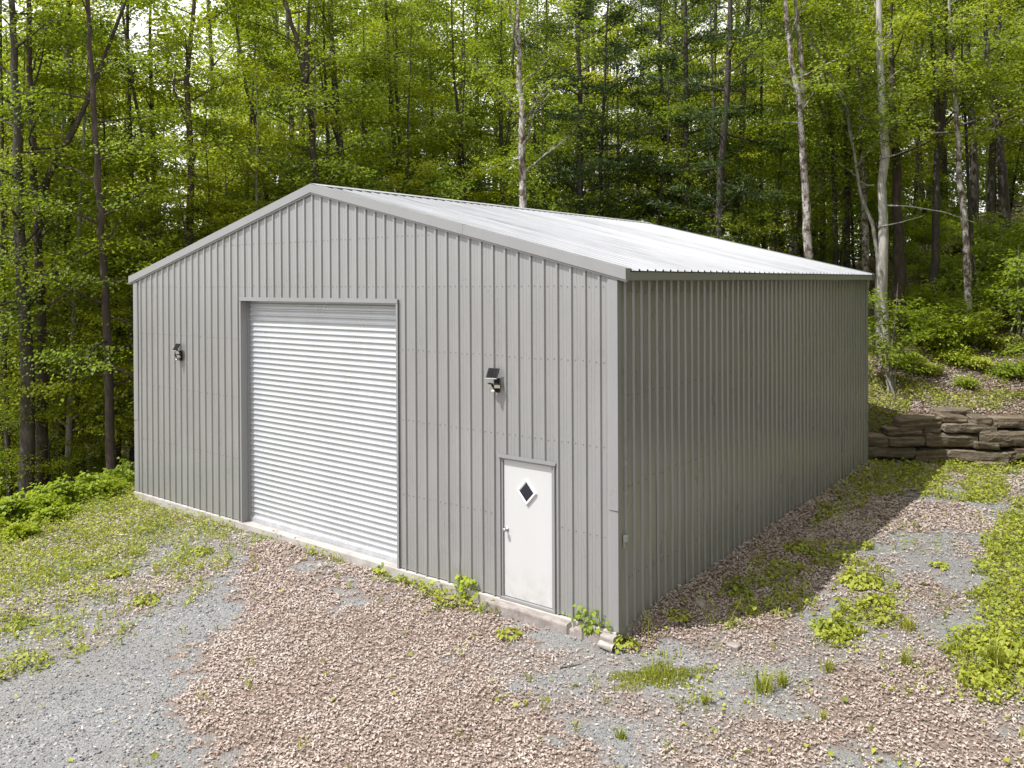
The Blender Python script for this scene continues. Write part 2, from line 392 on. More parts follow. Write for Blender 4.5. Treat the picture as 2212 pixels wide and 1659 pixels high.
def green_density(x, y):
    jx = x + (fnoise(x, y, 1.8, 13) - .5) * 1.0; jy = y + (fnoise(x, y, 1.8, 15) - .5) * 1.0
    n = fnoise(x, y, 1.5, 19)
    d = .008 * sstep(.4, .7, n) + .07 * sstep(.56, .68, n) * (sstep(-.5, 1.5, x) + sstep(-6, -9, x))
    bank = inpoly(GREEN_BANK, jx, jy)
    d = np.maximum(d, bank * (.5 + .8 * sstep(.3, .7, n)))
    lf = sstep(-6, -11, x) * (y < 1) * sstep(-8, -1, y)
    d = np.maximum(d, lf * .95 * sstep(.38, .6, n))
    d = np.maximum(d, inpoly(MOTTLE, jx, jy) * (.10 + .6 * sstep(.42, .62, n)))
    d = np.maximum(d, inpoly(FRONT_R, jx, jy) * .10 * sstep(.5, .66, n))
    d = np.maximum(d, inpoly(GREEN_WALL, jx, jy) * sstep(.28, .5, n) * 1.0)
    d = np.maximum(d, inpoly(GREEN_R, jx, jy) * (.75 + .5 * n))
    d = np.maximum(d, inpoly(GREEN_MID, jx, jy) * (.08 + .8 * sstep(.32, .66, n)))
    d = np.maximum(d, inpoly(GREEN_REAR, jx, jy) * sstep(.3, .55, n) * .9)
    d = np.maximum(d, inpoly(GREEN_SHADE, jx, jy) * sstep(.45, .62, n) * .7)
    d = np.maximum(d, inpoly(GREEN_LOW, jx, jy) * sstep(.5, .65, n) * .18)
    s = (x - WA[0]) * WN[0] + (y - WA[1]) * WN[1]
    d = np.where((s > .5) & (s < 2.5) & (x > -3) & (x < .5), np.maximum(d, .8), d)
    d = np.where((s > .9) & (x > -3), np.maximum(d, .75 * sstep(.46, .64, n)), d)
    far = sstep(-12.5, -14.5, x)
    d = np.maximum(d, far * .5 * (y < 12))
    d = np.maximum(d, sstep(4.5, 7, x) * (y > -4) * .25 * sstep(.4, .6, n))
    return d

# ------------------------------------------------------------------ ground sheet
def graded(a, b, step, far):
    c = np.arange(a, b + 1e-6, step); lo = []; hi = []
    d = step; v = a
    while v > -far: d *= 1.35; v -= d; lo.append(v)
    d = step; v = b
    while v < far: d *= 1.35; v += d; hi.append(v)
    return np.array(lo[::-1] + list(c) + hi)
gx = graded(-17, 9, .14, 420); gy = graded(-8, 20, .14, 420)
X, Y = np.meshgrid(gx, gy, indexing='ij')
Z = ground_z(X, Y)
V = np.stack([X.ravel(), Y.ravel(), Z.ravel()], 1)
nx, ny = X.shape
I = np.arange(nx * ny).reshape(nx, ny)
F = np.stack([I[:-1, :-1].ravel(), I[1:, :-1].ravel(), I[1:, 1:].ravel(), I[:-1, 1:].ravel()], 1)
ld = np.clip(litter_density(X, Y) * 1.25 - .1, 0, 1).ravel(); gd = np.clip(green_density(X, Y), 0, 1).ravel()
S = (X - WA[0]) * WN[0] + (Y - WA[1]) * WN[1]
fd = np.maximum(sstep(.05, .35, S), sstep(-13.5, -15, X)).ravel()
fd = np.maximum(fd, sstep(8, 14, X).ravel() * .6); ld = np.maximum(ld, sstep(4.2, 6, X).ravel() * .85)  # tan soil right of the frame, added to warm the side wall's bounce light
colr = np.stack([ld, gd, fd, np.ones_like(ld)], 1)
g = link("ground", mesh_raw("ground", V, F, [M['ground']], smooth=True, colors=colr))
tag(g, "gravel yard and forest floor rising to the right", "ground", kind="structure")

# ------------------------------------------------------------------ leaf scatter
def unit(v): return v / np.maximum(np.linalg.norm(v, axis=-1, keepdims=True), 1e-9)
def leaves(C, Nn, D, L, Wd, fold=.22):
    """folded leaf blades: centre, normal, direction, length, width -> verts (4 per leaf), tris"""
    n = len(C); Nn = unit(Nn); D = unit(D - Nn * (D * Nn).sum(1, keepdims=True)); S_ = np.cross(Nn, D)
    L = L[:, None]; Wd = Wd[:, None]
    V = np.empty((n, 4, 3))
    V[:, 0] = C - D * L * .5; V[:, 2] = C + D * L * .5 - Nn * L * .08
    V[:, 1] = C + S_ * Wd * .5 + Nn * Wd * fold - D * L * .04; V[:, 3] = C - S_ * Wd * .5 + Nn * Wd * fold - D * L * .04
    b = np.arange(n)[:, None] * 4
    F = np.concatenate([b + [0, 2, 1], b + [0, 3, 2]], 1).reshape(-1, 3)
    return V.reshape(-1, 3), F
def curled(C, Nn, D, L, Wd, curl):
    n = len(C); Nn = unit(Nn); D = unit(D - Nn * (D * Nn).sum(1, keepdims=True)); S_ = np.cross(Nn, D)
    L = L[:, None]; Wd = Wd[:, None]; cu = curl[:, None]
    V = np.empty((n, 6, 3))
    for k, (a, w, h) in enumerate(((-.5, .45, 1), (0, 1.0, 0), (.5, .35, 1))):
        p = C + D * L * a + Nn * L * cu * h
        V[:, 2 * k] = p - S_ * Wd * .5 * w + Nn * Wd * .25 * cu; V[:, 2 * k + 1] = p + S_ * Wd * .5 * w + Nn * Wd * .9 * np.abs(cu)
    b = np.arange(n)[:, None] * 6
    F = np.concatenate([b + [0, 1, 3, 2], b + [2, 3, 5, 4]], 1).reshape(-1, 4)
    return V.reshape(-1, 3), F
def clear_of_building(x, y, m=.02):
    return ~((x > -12.25 - m) & (x < 0.03) & (y > -.07 - m) & (y < 12.25))
def in_view(x, y, extra=130, dmin=3.0):
    dx = x - CAM[0]; dy = y - CAM[1]
    dep = dx * FW[0] + dy * FW[1]; lat = dx * RT[0] + dy * RT[1]
    px = 1106 + lat / np.maximum(dep, .1) * FPX
    return (dep > dmin) & (px > -extra) & (px < 2212 + extra), dep

def scatter(n, x0, x1, y0, y1, dens, maxdep=40):
    x = rng.uniform(x0, x1, n); y = rng.uniform(y0, y1, n)
    ok, dep = in_view(x, y)
    k = ok & (dep < maxdep) & clear_of_building(x, y) & (rng.random(n) < dens(x, y))
    return x[k], y[k], dep[k]

# dead leaves (one mass)
x, y, dep = scatter(1000000, -14, 8, -7.5, 20, lambda x, y: litter_density(x, y) * .8, 32)
n = len(x)
pile = np.where((x > -.02) & (x < .45) & (y > .1) & (y < 12.2), rng.random(n) * .10 * np.clip(1 - (x + .02) / .45, 0, 1), 0)
z = ground_z(x, y) + .008 + rng.random(n) * .028 + pile
N_ = np.stack([rng.normal(0, .28, n), rng.normal(0, .28, n), np.ones(n)], 1)
a = rng.uniform(0, 2 * PI, n); D_ = np.stack([np.cos(a), np.sin(a), np.zeros(n)], 1)
V, F = curled(np.stack([x, y, z], 1), N_, D_, rng.uniform(.022, .060, n) * np.clip(dep / 13, .8, 1.4), rng.uniform(.014, .033, n) * np.clip(dep / 13, .85, 1.4), rng.normal(.06, .15, n))
lit = link("leaf_litter", mesh_raw("leaf_litter", V, F, [M['litter']]))
tag(lit, "dry pinkish brown fallen leaves drifted over the gravel yard", "fallen leaves", kind="stuff")
print("litter", n)

# loose gravel (one mass)
x, y, dep = scatter(120000, -13, 8, -7.5, 12, lambda x, y: np.clip(1.0 - litter_density(x, y) * 1.1, .05, 1) * np.where(y < -1, 1, .35), 17)
n = len(x)
oct_ = np.array([[1, 0, 0], [0, 1, 0], [-1, 0, 0], [0, -1, 0], [0, 0, 1], [0, 0, -1]], float)
of = np.array([[0, 1, 4], [1, 2, 4], [2, 3, 4], [3, 0, 4], [1, 0, 5], [2, 1, 5], [3, 2, 5], [0, 3, 5]])
sz = rng.uniform(.006, .015, n) * np.where(rng.random(n) < .05, 1.9, 1)
P = oct_[None] * (1 + rng.uniform(-.35, .35, (n, 6, 3)) * 0 + rng.uniform(-.35, .35, (n, 6, 1))) * sz[:, None, None] * np.array([1, 1, .7])
a = rng.uniform(0, 2 * PI, n); ca, sa = np.cos(a)[:, None], np.sin(a)[:, None]
Q = np.stack([P[..., 0] * ca - P[..., 1] * sa, P[..., 0] * sa + P[..., 1] * ca, P[..., 2]], 2)
Q += np.stack([x, y, ground_z(x, y) + sz * .3], 1)[:, None]
F = (np.arange(n)[:, None, None] * 6 + of[None]).reshape(-1, 3)
gv = link("gravel", mesh_raw("gravel", Q.reshape(-1, 3), F, [M['pebble']]))
tag(gv, "loose blue grey gravel stones on the driveway", "gravel", kind="stuff")
print("gravel", n)

# ground cover: low broad leaves (one mass)
x, y, dep = scatter(620000, -17, 9, -7.5, 24, lambda x, y: green_density(x, y) * .9, 36)
n = len(x)
hgt = rng.random(n) ** 1.5 * (.05 + .10 * sstep(.3, .9, green_density(x, y)))
N_ = np.stack([rng.normal(0, .45, n), rng.normal(0, .45, n), np.ones(n)], 1)
a = rng.uniform(0, 2 * PI, n); D_ = np.stack([np.cos(a), np.sin(a), np.zeros(n)], 1)
L_ = rng.uniform(.04, .085, n) * (1 + .3 * inpoly(GREEN_MID, x, y) * rng.random(n)) * rng.choice([.6, .8, 1.0, 1.15], n) * np.where(x < -6, .72, 1)
V, F = leaves(np.stack([x, y, ground_z(x, y) + .012 + hgt], 1), N_, D_, L_, L_ * rng.uniform(.6, .95, n))
gc = link("ground_cover", mesh_raw("ground_cover", V, F, [M['cover']]))
tag(gc, "low yellow green weeds creeping over gravel and bank", "ground cover", kind="stuff")
print("cover", n)

# grass (one mass): blades in small tufts
def blades(cx, cy, per, hmin, hmax, spread, wid=.006):
    n = len(cx) * per
    bx = np.repeat(cx, per) + rng.normal(0, spread, n); by = np.repeat(cy, per) + rng.normal(0, spread, n)
    k = clear_of_building(bx, by); bx, by = bx[k], by[k]; n = len(bx)
    h = rng.uniform(hmin, hmax, n); a = rng.uniform(0, 2 * PI, n); lean = rng.uniform(.1, .65, n) * h
    d = np.stack([np.cos(a), np.sin(a), np.zeros(n)], 1); s_ = np.stack([-np.sin(a), np.cos(a), np.zeros(n)], 1)
    base = np.stack([bx, by, ground_z(bx, by) - .01], 1); upv = np.array([0, 0, 1.0])
    V = np.empty((n, 5, 3)); w = (wid * rng.uniform(.7, 1.4, n))[:, None]
    V[:, 0] = base - s_ * w; V[:, 1] = base + s_ * w
    midp = base + upv * (h * .6)[:, None] + d * (lean * .35)[:, None]
    V[:, 2] = midp + s_ * w * .8; V[:, 3] = midp - s_ * w * .8
    V[:, 4] = base + upv * (h * .95)[:, None] + d * lean[:, None]
    b = np.arange(n)[:, None] * 5
    F = np.concatenate([b + [0, 1, 2], b + [0, 2, 3], b + [3, 2, 4]], 1).reshape(-1, 3)
    return V.reshape(-1, 3), F
x, y, dep = scatter(56000, -16, 9, -7, 22, lambda x, y: np.clip(green_density(x, y) * 1.1 + .012 + .05 * inpoly(FRONT_R, x, y) + .25 * inpoly(GREEN_R, x, y) + .2 * inpoly(GREEN_MID, x, y), 0, 1) * .55, 30)
V, F = blades(x, y, 7, .05, .17, .035)
gs = link("grass", mesh_raw("grass", V, F, [M['grass']]))
tag(gs, "thin yellow green grass blades among weeds and leaves", "grass", kind="stuff")
print("grass tufts", len(x))

# ------------------------------------------------------------------ the metal building
W = 12.192; LN = 12.15; SP = .2248; XM = -W / 2
PITCHR = .25; OV = .17; EZ = 4.70
def roof_z(x): return EZ + (OV + (x if x < XM else 0) * 0 + (min(-x, W + x) if True else 0)) * PITCHR
bld = empty("metal_garage", (0, 0, 0))
tag(bld, "gray ribbed metal garage with a silver roll up door and white side door", "garage")

def profile(u0, u1, first):
    """cross-section of the ribbed sheet between u0 and u1: list of (u, out)"""
    pts = []
    k = math.floor((u0 - first) / SP) - 1
    while first + k * SP < u1 + SP:
        c = first + k * SP
        pts += [(c - .029, 0), (c - .016, .027), (c + .014, .027), (c + .027, 0)]
        for q in (.0875, .137):
            pts += [(c + q - .012, 0), (c + q, .0045), (c + q + .012, 0)]
        k += 1
    res = []
    for (a, b) in zip(pts[:-1], pts[1:]):
        if b[0] <= u0 or a[0] >= u1: continue
        p = list(a); q = list(b)
        if a[0] < u0: t = (u0 - a[0]) / (b[0] - a[0]); p = [u0, a[1] + (b[1] - a[1]) * t]
        if b[0] > u1: t = (u1 - a[0]) / (b[0] - a[0]); q = [u1, a[1] + (b[1] - a[1]) * t]
        if not res: res.append(tuple(p))
        res.append(tuple(q))
    return res
def sheet(mb, prof, z0, z1, put, rows, warp=None, mi=0):
    V = []; F = []; n = len(prof)
    for j in range(rows + 1):
        t = j / rows
        for (u, o) in prof:
            a = z0(u); b = z1(u); zz = a + (b - a) * t
            w = warp(u, zz) if warp else 0
            V.append(put(u, o + w, zz))
    for j in range(rows):
        for i in range(n - 1):
            F.append((j * n + i, j * n + i + 1, (j + 1) * n + i + 1, (j + 1) * n + i))
    mb.add(V, F, mi)
def warpf(seed, amp):
    def w(u, z): return amp * (mnoise.noise(Vector((u * .9, z * .45, seed))) + .5 * mnoise.noise(Vector((u * 2.7, z * 1.1, seed + 9))))
    return w
DX0, DX1, DZ = -8.225, -4.015, 4.286      # roll-up door opening
MX0, MX1, MZ = -1.935, -.975, 2.07        # man door opening
RW = .147                                 # recess of the curtain

putF = lambda u, o, z: (u, -o, z)
zr = lambda u: roof_z(u) - .075
fw = MB(); warp = warpf(1.0, .0022)
def dent(u, z):
    d = warp(u, z)
    for (du, dz, r, a_) in ((-3.05, .12, .16, -.018), (-2.75, .2, .13, .014), (-2.3, .35, .09, -.012), (-3.4, .1, .12, .01)):
        d += a_ * math.exp(-((u - du) ** 2 + (z - dz) ** 2) / (r * r))
    return d
first = XM
bot = lambda u: .012
for (a, b, z0f, rows) in ((-W, DX0, bot, 18), (DX0, DX1, lambda u: DZ, 6), (DX1, MX0, bot, 22), (MX0, MX1, lambda u: MZ, 10), (MX1, 0, bot, 18)):
    if a < XM < b:
        sheet(fw, profile(a, XM, first), z0f, zr, putF, rows, dent); sheet(fw, profile(XM, b, first), z0f, zr, putF, rows, dent)
    else:
        sheet(fw, profile(a, b, first), z0f, zr, putF, rows, dent)
def screw(mb, p, nrm, r=.0052, mi=1):
    nrm = Vector(nrm); a = nrm.orthogonal().normalized(); b = nrm.cross(a); P = Vector(p)
    V = []; n = 6
    for k in range(n):
        q = 2 * PI * k / n; V.append(P + (a * math.cos(q) + b * math.sin(q)) * r * 1.35)
    for k in range(n):
        q = 2 * PI * k / n; V.append(P + (a * math.cos(q) + b * math.sin(q)) * r * .8 + nrm * .009)
    F = [(k, (k + 1) % n, n + (k + 1) % n, n + k) for k in range(n)] + [tuple(range(n, 2 * n))]
    mb.add(V, F, mi)
def blocked(x, z):
    return (DX0 - .06 < x < DX1 + .06 and z < DZ + .08) or (MX0 - .06 < x < MX1 + .06 and z < MZ + .06)
for z in (1.2, 2.38, 3.5, 4.50, 5.30):
    k = -27
    while XM + k * SP < -.1:
        c = XM + k * SP
        offs = (.06, .165) if k % 4 else (.06, .185)
        for q in offs:
            xx = c + q
            if -W + .1 < xx < -.12 and not blocked(xx, z) and z < roof_z(xx) - .25:
                screw(fw, (xx, -.001 - warp(xx, z), z + random.uniform(-.008, .008)), (0, -1, 0))
        k += 1
fw.build("front_wall", [M['wall'], M['screw']], bld)

putR = lambda u, o, z: (o, u, z)
sw = MB(); warp2 = warpf(5.0, .0045)
DENTS = [(random.uniform(.6, 11.6), random.uniform(.1, 1.3), random.uniform(.05, .13), random.uniform(-.012, .009)) for _ in range(46)]
def dent2(u, z):
    if z < 1.9:
        dd = sum(a_ * math.exp(-((u - du) ** 2 + (z - dz) ** 2) / (r * r)) for du, dz, r, a_ in DENTS if abs(u - du) < .4)
    else: dd = 0
    return dd + dent2b(u, z)
def dent2b(u, z):
    d = warp2(u, z) + .004 * mnoise.noise(Vector((u * 1.7, z * 1.4, 3))) * max(0, 1.9 - z)
    k = ((u - .22) / SP) % 4
    near = min(k, 4 - k) * SP                       # loose lap edges flare out at the foot of the wall
    lap = math.exp(-(near / .05) ** 2) * max(0, 1.7 - z) / 1.7
    return d + .013 * lap * (.4 + .6 * abs(mnoise.noise(Vector((u * 1.1, 0, 7)))) * 2)
prof = profile(.012, LN, .22)
sheet(sw, prof, lambda u: .0, lambda u: EZ - .02, putR, 26, dent2)
for z in (.62, 1.85, 3.05, 4.42):
    k = 0
    while .22 + k * SP < LN - .1:
        for q in ((.07, .16) if k % 4 == 0 else (.11,)):
            u = .22 + k * SP + q
            if u < LN - .05: screw(sw, (dent2(u, z) + .001, u, z + random.uniform(-.02, .02)), (1, 0, 0), .007)
        k += 1
# dark open joints of every fourth sheet, low on the wall
for k in range(1, 14):
    u = .22 + 4 * k * SP - .034
    if u > LN - .2 or k % 5 == 0: continue
    zt = random.uniform(.7, 2.0)
    zz = [zt * i / 8 for i in range(9)]
    V = []; 
    for i, q in enumerate(zz):
        wdt = .003 + .010 * (1 - i / 8)
        V += [(dent2(u, q) + .0035, u - wdt, q), (dent2(u, q) + .0035, u, q)]
    sw.add(V, [(2 * i, 2 * i + 1, 2 * i + 3, 2 * i + 2) for i in range(8)], 1)
sw.build("right_wall", [M['wall'], M['screw']], bld)

lw = MB(); sheet(lw, profile(0, LN, .22), lambda u: .0, lambda u: EZ - .02, lambda u, o, z: (-W - o, u, z), 4)
lw.build("left_wall", M['wall'], bld)
bw = MB()
for a, b in ((-W, XM), (XM, 0)): sheet(bw, profile(a, b, first), bot, zr, lambda u, o, z: (u, LN + o, z), 4)
bw.build("rear_wall", M['wall'], bld)

# roof sheets, with a whisper of unevenness
rf = MB(); Y0, Y1 = -.05, LN + .07
for side in (0, 1):
    def put(u, o, t, side=side):
        x = OV - (OV + W / 2) * t if side == 0 else -W - OV + (OV + W / 2) * t
        zb = EZ + (OV + W / 2) * t * PITCHR
        w = .003 * mnoise.noise(Vector((x * .7, u * .9, 21.0)))
        return (x + (o * .2425 if side == 0 else -o * .2425), u, zb + (o + w) * .97)
    sheet(rf, profile(Y0, Y1, .08), lambda u: 0.0, lambda u: 1.0, put, 12)
    pr = profile(Y0, Y1, .08)
    for t in (.04, .25, .45, .66, .86):
        k = 0
        while .08 + k * SP < Y1:
            for q in (.07, .165):
                if .08 + k * SP + q < Y1 - .02: screw(rf, put(.08 + k * SP + q, .0, t), (.24 if side == 0 else -.24, 0, .97), .007)
            k += 1
rf.build("roof", [M['roof'], M['screw']], bld)
# ridge cap
rc = MB()
zr_ = EZ + (OV + W / 2) * PITCHR
hw = .19
for s_ in (1, -1):
    V = [(XM, Y0 - .012, zr_ + .045), (XM, Y1 + .012, zr_ + .045), (XM + s_ * hw, Y1 + .012, zr_ + .041 - hw * PITCHR), (XM + s_ * hw, Y0 - .012, zr_ + .041 - hw * PITCHR)]
    rc.add(V, [(0, 1, 2, 3)] if s_ < 0 else [(3, 2, 1, 0)])
    V2 = [V[3], V[2], (V[2][0], V[2][1], V[2][2] - .012), (V[3][0], V[3][1], V[3][2] - .012)]
    rc.add(V2, [(0, 1, 2, 3)])
rc.build("ridge_cap", M['ridge'], bld)
# rake trims, front and rear: a folded strip running up both slopes
def rake(yf, sgn, name):
    t = MB(); th = .085
    for s_ in (1, -1):
        xs = [(OV + .004) if s_ > 0 else -W - OV - .004, XM]
        # joint in the strip, a lap partway up
        cuts = [xs[0], xs[0] + (XM - xs[0]) * .44, XM]
        for q in range(2):
            xa, xb = cuts[q], cuts[q + 1]; lift = .002 if q == 1 else 0.0
            def zz(x): return EZ + (OV + (min(-x, W + x))) * PITCHR
            ya = yf + sgn * (.062 + lift)
            sec = lambda x: [(x, yf - sgn * .08, zz(x) + .032 + lift), (x, ya, zz(x) + .032 + lift), (x, ya, zz(x) - th - .03), (x, yf + sgn * .045, zz(x) - th - .038), (x, yf + sgn * .045, zz(x) - th - .062), (x, yf + sgn * .0, zz(x) - th - .062)]
            A = sec(xa); B = sec(xb)
            t.add(A + B, [(i, i + 1, i + 7, i + 6) for i in range(5)])
            if q == 0: t.add(A, [tuple(range(6))])
    return t.build(name, M['trim'], bld)
rake(0, -1, "rake_trim"); rake(LN, 1, "rake_trim")
# eave trims: face strip under the sheet edge and a return to the wall
for s_ in (1, -1):
    t = MB()
    xo = OV - .012 if s_ > 0 else -W - OV + .012; xi = .03 if s_ > 0 else -W - .03
    zt = EZ - .012
    V = []
    for y in (Y0 + .012, Y1 - .012): V += [(xo, y, zt), (xo, y, zt - .105), (xo - s_ * .012, y, zt - .115), (xi, y, zt - .1)]
    t.add(V, [(i, i + 1, i + 5, i + 4) for i in range(3)])
    t.add([V[0], V[1], V[2], V[3]], [(0, 1, 2, 3)]); t.add([V[4], V[5], V[6], V[7]], [(0, 1, 2, 3)])
    t.build("eave_trim", M['trim'], bld)
# corner trims in two lapped lengths
def corner(x, sx, y, sy):
    t = MB(); w = .125; o = .028
    for (z0, z1, e) in ((.0, 1.585, 0), (1.580, EZ - .1, .003)):
        oo = o + e
        P = [(x - sx * w, y + sy * (.004 + e)), (x - sx * w, y + sy * (.016 + e)), (x - sx * (w - .03), y + sy * oo), (x + sx * oo, y + sy * oo), (x + sx * oo, y - sy * (.06)), (x + sx * .004, y - sy * .075)]
        V = [(a, b, z0) for a, b in P] + [(a, b, z1) for a, b in P]
        t.add(V, [(i, i + 1, i + 7, i + 6) for i in range(5)])
        t.add(V, [tuple(range(6))])
    # the dark lap line
    t.add([(x - sx * (w - .03), y + sy * (o + .004), 1.572), (x + sx * (o), y + sy * (o + .004), 1.566), (x + sx * o, y + sy * (o + .004), 1.582), (x - sx * (w - .03), y + sy * (o + .004), 1.580)], [(0, 1, 2, 3)], 1)
    t.build("corner_trim", [M['trim'], M['screw']], bld)
corner(0, 1, 0, -1); corner(-W, -1, 0, -1); corner(0, 1, LN, 1); corner(-W, -1, LN, 1)

# slab
sl = MB(); sl.box(-W - .04, -.05, -.6, .0, LN, -.004, 0, .012)
sl.build("concrete_slab", M['concrete'], bld)

# roll-up door
fr = MB(); tw = .05; to = .034
# outer trim strips on the wall face, jamb returns into the recess
fr.box(DX0 - .002, -to, .0, DX0 + .008, RW + .03, DZ)              # left return
fr.box(DX1 - .008, -to, .0, DX1 + .002, RW + .03, DZ)              # right return
fr.box(DX0 - .03, -to - .006, DZ - .004, DX1 + .03, RW + .03, DZ + .006)   # head return
fr.box(DX0 - .03, -to - .004, .0, DX0 + .012, -to + .002, DZ - .006)
fr.box(DX1 - .012, -to - .004, .0, DX1 + .03, -to + .002, DZ - .006)
fr.box(DX0 - .03, -to - .010, DZ - .05, DX1 + .03, -to - .004, DZ + .02)
# small back rail seals
fr.box(DX0 + .008, RW - .035, .0, DX0 + .035, RW + .05, DZ - .004)
fr.box(DX1 - .035, RW - .035, .0, DX1 - .008, RW + .05, DZ - .004)
fr.build("door_frame", M['trim'], bld)
cu = MB(); nsl = 42; z0, z1 = .085, DZ - .02; pit = (z1 - z0) / nsl
ring = []
for i in range(nsl):
    for j in range(8):
        t = j / 8
        o = .010 * math.cos(2 * PI * t) + .004 * math.cos(4 * PI * t)
        ring.append((RW - .0 + .016 - o, z0 + (i + t) * pit))
ring.append((RW, z1))
xa, xb = DX0 + .03, DX1 - .03; ns = 14
V = []; F = []
for i in range(ns + 1):
    x = xa + (xb - xa) * i / ns
    for (y, z) in ring:
        w = .004 * mnoise.noise(Vector((x * .8, z * .5, 33)))
        V.append((x, y + w, z + .0015 * mnoise.noise(Vector((x * .6, z * 2, 40)))))
nr = len(ring)
for i in range(ns):
    for j in range(nr - 1): F.append((i * nr + j, (i + 1) * nr + j, (i + 1) * nr + j + 1, i * nr + j + 1))
cu.add(V, F, 0, True)
curtain = cu.build("roll_up_door", M['curtain'], bld)
bb = MB(); bb.box(xa, RW - .016, .012, xb, RW + .03, .083, 0, .006)
bb.box(xa, RW - .03, .0, xb, RW + .035, .011)
bb.build("bottom_bar", M['curtain'], curtain)
hb_ = MB(); hb_.box(xa, RW - .012, DZ - .055, xb, RW - .004, DZ - .006)
hb_.build("head_brush", M['black'], bld)
inn = MB(); inn.box(DX0 - .1, RW + .06, .0, DX1 + .1, RW + .08, DZ + .1)
inn.build("door_backing", M['ridge'], bld)

# man door
dr = MB(); A0, A1, B1 = MX0 + .05, MX1 - .06, MZ - .06
dr.box(A0, .012, .045, A1, .055, B1, 0, .003)
door = dr.build("door", M['white'], bld)
ff = MB()
ff.box(MX0 - .004, -.034, .0, MX0 + .014, .07, MZ); ff.box(MX1 - .014, -.034, .0, MX1 + .004, .07, MZ)
ff.box(MX0 - .03, -.045, MZ - .012, MX1 + .03, .07, MZ + .004)
ff.box(MX0 - .03, -.047, MZ - .03, MX1 + .03, -.041, MZ + .022)
ff.box(MX0 + .014, -.012, .0, A0 - .004, .05, MZ - .012); ff.box(A1 + .004, -.012, .0, MX1 - .014, .05, MZ - .012)
ff.box(A0 - .004, -.012, B1 + .004, A1 + .004, .05, MZ - .012)
ff.box(MX0 + .014, -.03, .0, MX1 - .014, .05, .038, 0, .004)
ff.build("door_frame", M['trim'], bld)
cx, cz, hd = -1.465, 1.597, .17
wn = MB()
for r0, r1, y0, y1 in ((hd, hd - .018, -.006, -.020), (hd - .018, hd - .046, -.020, -.010)):
    P = [(cx, cz + r0 * 1.12), (cx + r0, cz), (cx, cz - r0 * 1.12), (cx - r0, cz)]; Q = [(cx, cz + r1 * 1.12), (cx + r1, cz), (cx, cz - r1 * 1.12), (cx - r1, cz)]
    V = [(a, y0, b) for a, b in P] + [(a, y1, b) for a, b in Q]
    wn.add(V, [(i, (i + 1) % 4, 4 + (i + 1) % 4, 4 + i) for i in range(4)])
P = [(cx, cz + hd * 1.12), (cx + hd, cz), (cx, cz - hd * 1.12), (cx - hd, cz)]
V = [(a, .012, b) for a, b in P] + [(a, -.006, b) for a, b in P]
wn.add(V, [(i, (i + 1) % 4, 4 + (i + 1) % 4, 4 + i) for i in range(4)])
wn.build("window_frame", M['whiteframe'], door)
r1 = hd - .046; pn = MB(); pn.add([(cx, -.0095, cz + r1 * 1.12), (cx - r1, -.0095, cz), (cx, -.0095, cz - r1 * 1.12), (cx + r1, -.0095, cz)], [(0, 1, 2, 3)])
pn.build("window_pane", M['glass'], door)
kb = MB(); kx, kz = A0 + .055, 1.01
prof_ = [(.012, .03), (.006, .032), (.0, .03), (-.004, .014), (-.03, .012), (-.036, .022), (-.045, .028), (-.06, .029), (-.068, .024), (-.07, .001)]
V = []; n = 14
for (y, r) in prof_:
    for k in range(n): q = 2 * PI * k / n; V.append((kx + r * math.cos(q), y, kz + r * math.sin(q)))
kb.add(V, [(i * n + k, i * n + (k + 1) % n, (i + 1) * n + (k + 1) % n, (i + 1) * n + k) for i in range(len(prof_) - 1) for k in range(n)], 0, True)
kb.build("door_knob", M['knob'], door)

# weathered concrete step edge in front of the side door
ft = MB()
N_s = 90; V = []; F = []
xs = np.linspace(-2.12, .02, N_s)
for i, x in enumerate(xs):
    rr = .0 if .3 < 0 else 0
    brk = 1.0
    if -.46 < x < -.30 or -.70 < x < -.60: brk = .4                     # broken gaps near the corner
    wob = mnoise.noise(Vector((x * 3, 1, 2))) * .014
    top = -.035 + wob * .5 - (1 - brk) * .10
    fy = -.155 + wob * .8 + (1 - brk) * .05
    P = [(-.052, top + .006), (fy + .022, top), (fy + .006, top - .008), (fy, top - .026), (fy + .004, -.5), (-.052, -.5)]
    V += [(x, a, b) for a, b in P]
F = [(i * 6 + k, i * 6 + (k + 1) % 6, (i + 1) * 6 + (k + 1) % 6, (i + 1) * 6 + k) for i in range(N_s - 1) for k in range(6)]
F += [tuple(range(6)), tuple((N_s - 1) * 6 + k for k in range(6))[::-1]]
ft.add(V, F, 0, False)
ft.build("door_step", M['footing'], bld)

# white pipe end at the corner
pp = MB()
P0 = np.array([-.14, -.215, -.12]); P1 = np.array([.075, -.225, -.125])
ax = unit(P1 - P0); pts = [P0 + (P1 - P0) * t for t in (0, .5, 1)]
pp.tube(pts, .05, 16, 0, False)
pp.tube([P1, P1 - ax * .1], [.05, .041], 16, 0, False, False)
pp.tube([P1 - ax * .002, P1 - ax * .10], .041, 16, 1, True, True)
o = pp.build("drain_pipe", [M['pvc'], M['pipein']])
tag(o, "short white plastic drain pipe poking out at the garage corner", "pipe")

# small outlet box on the right wall
ob = MB(); ob.box(.024, .10, 1.145, .075, .165, 1.235, 0, .008); ob.box(.022, .108, 1.06, .034, .156, 1.15, 0, .003)
o = ob.build("outlet_box", M['greyplastic'])
tag(o, "small gray outlet box low on the shaded right wall", "electrical box")

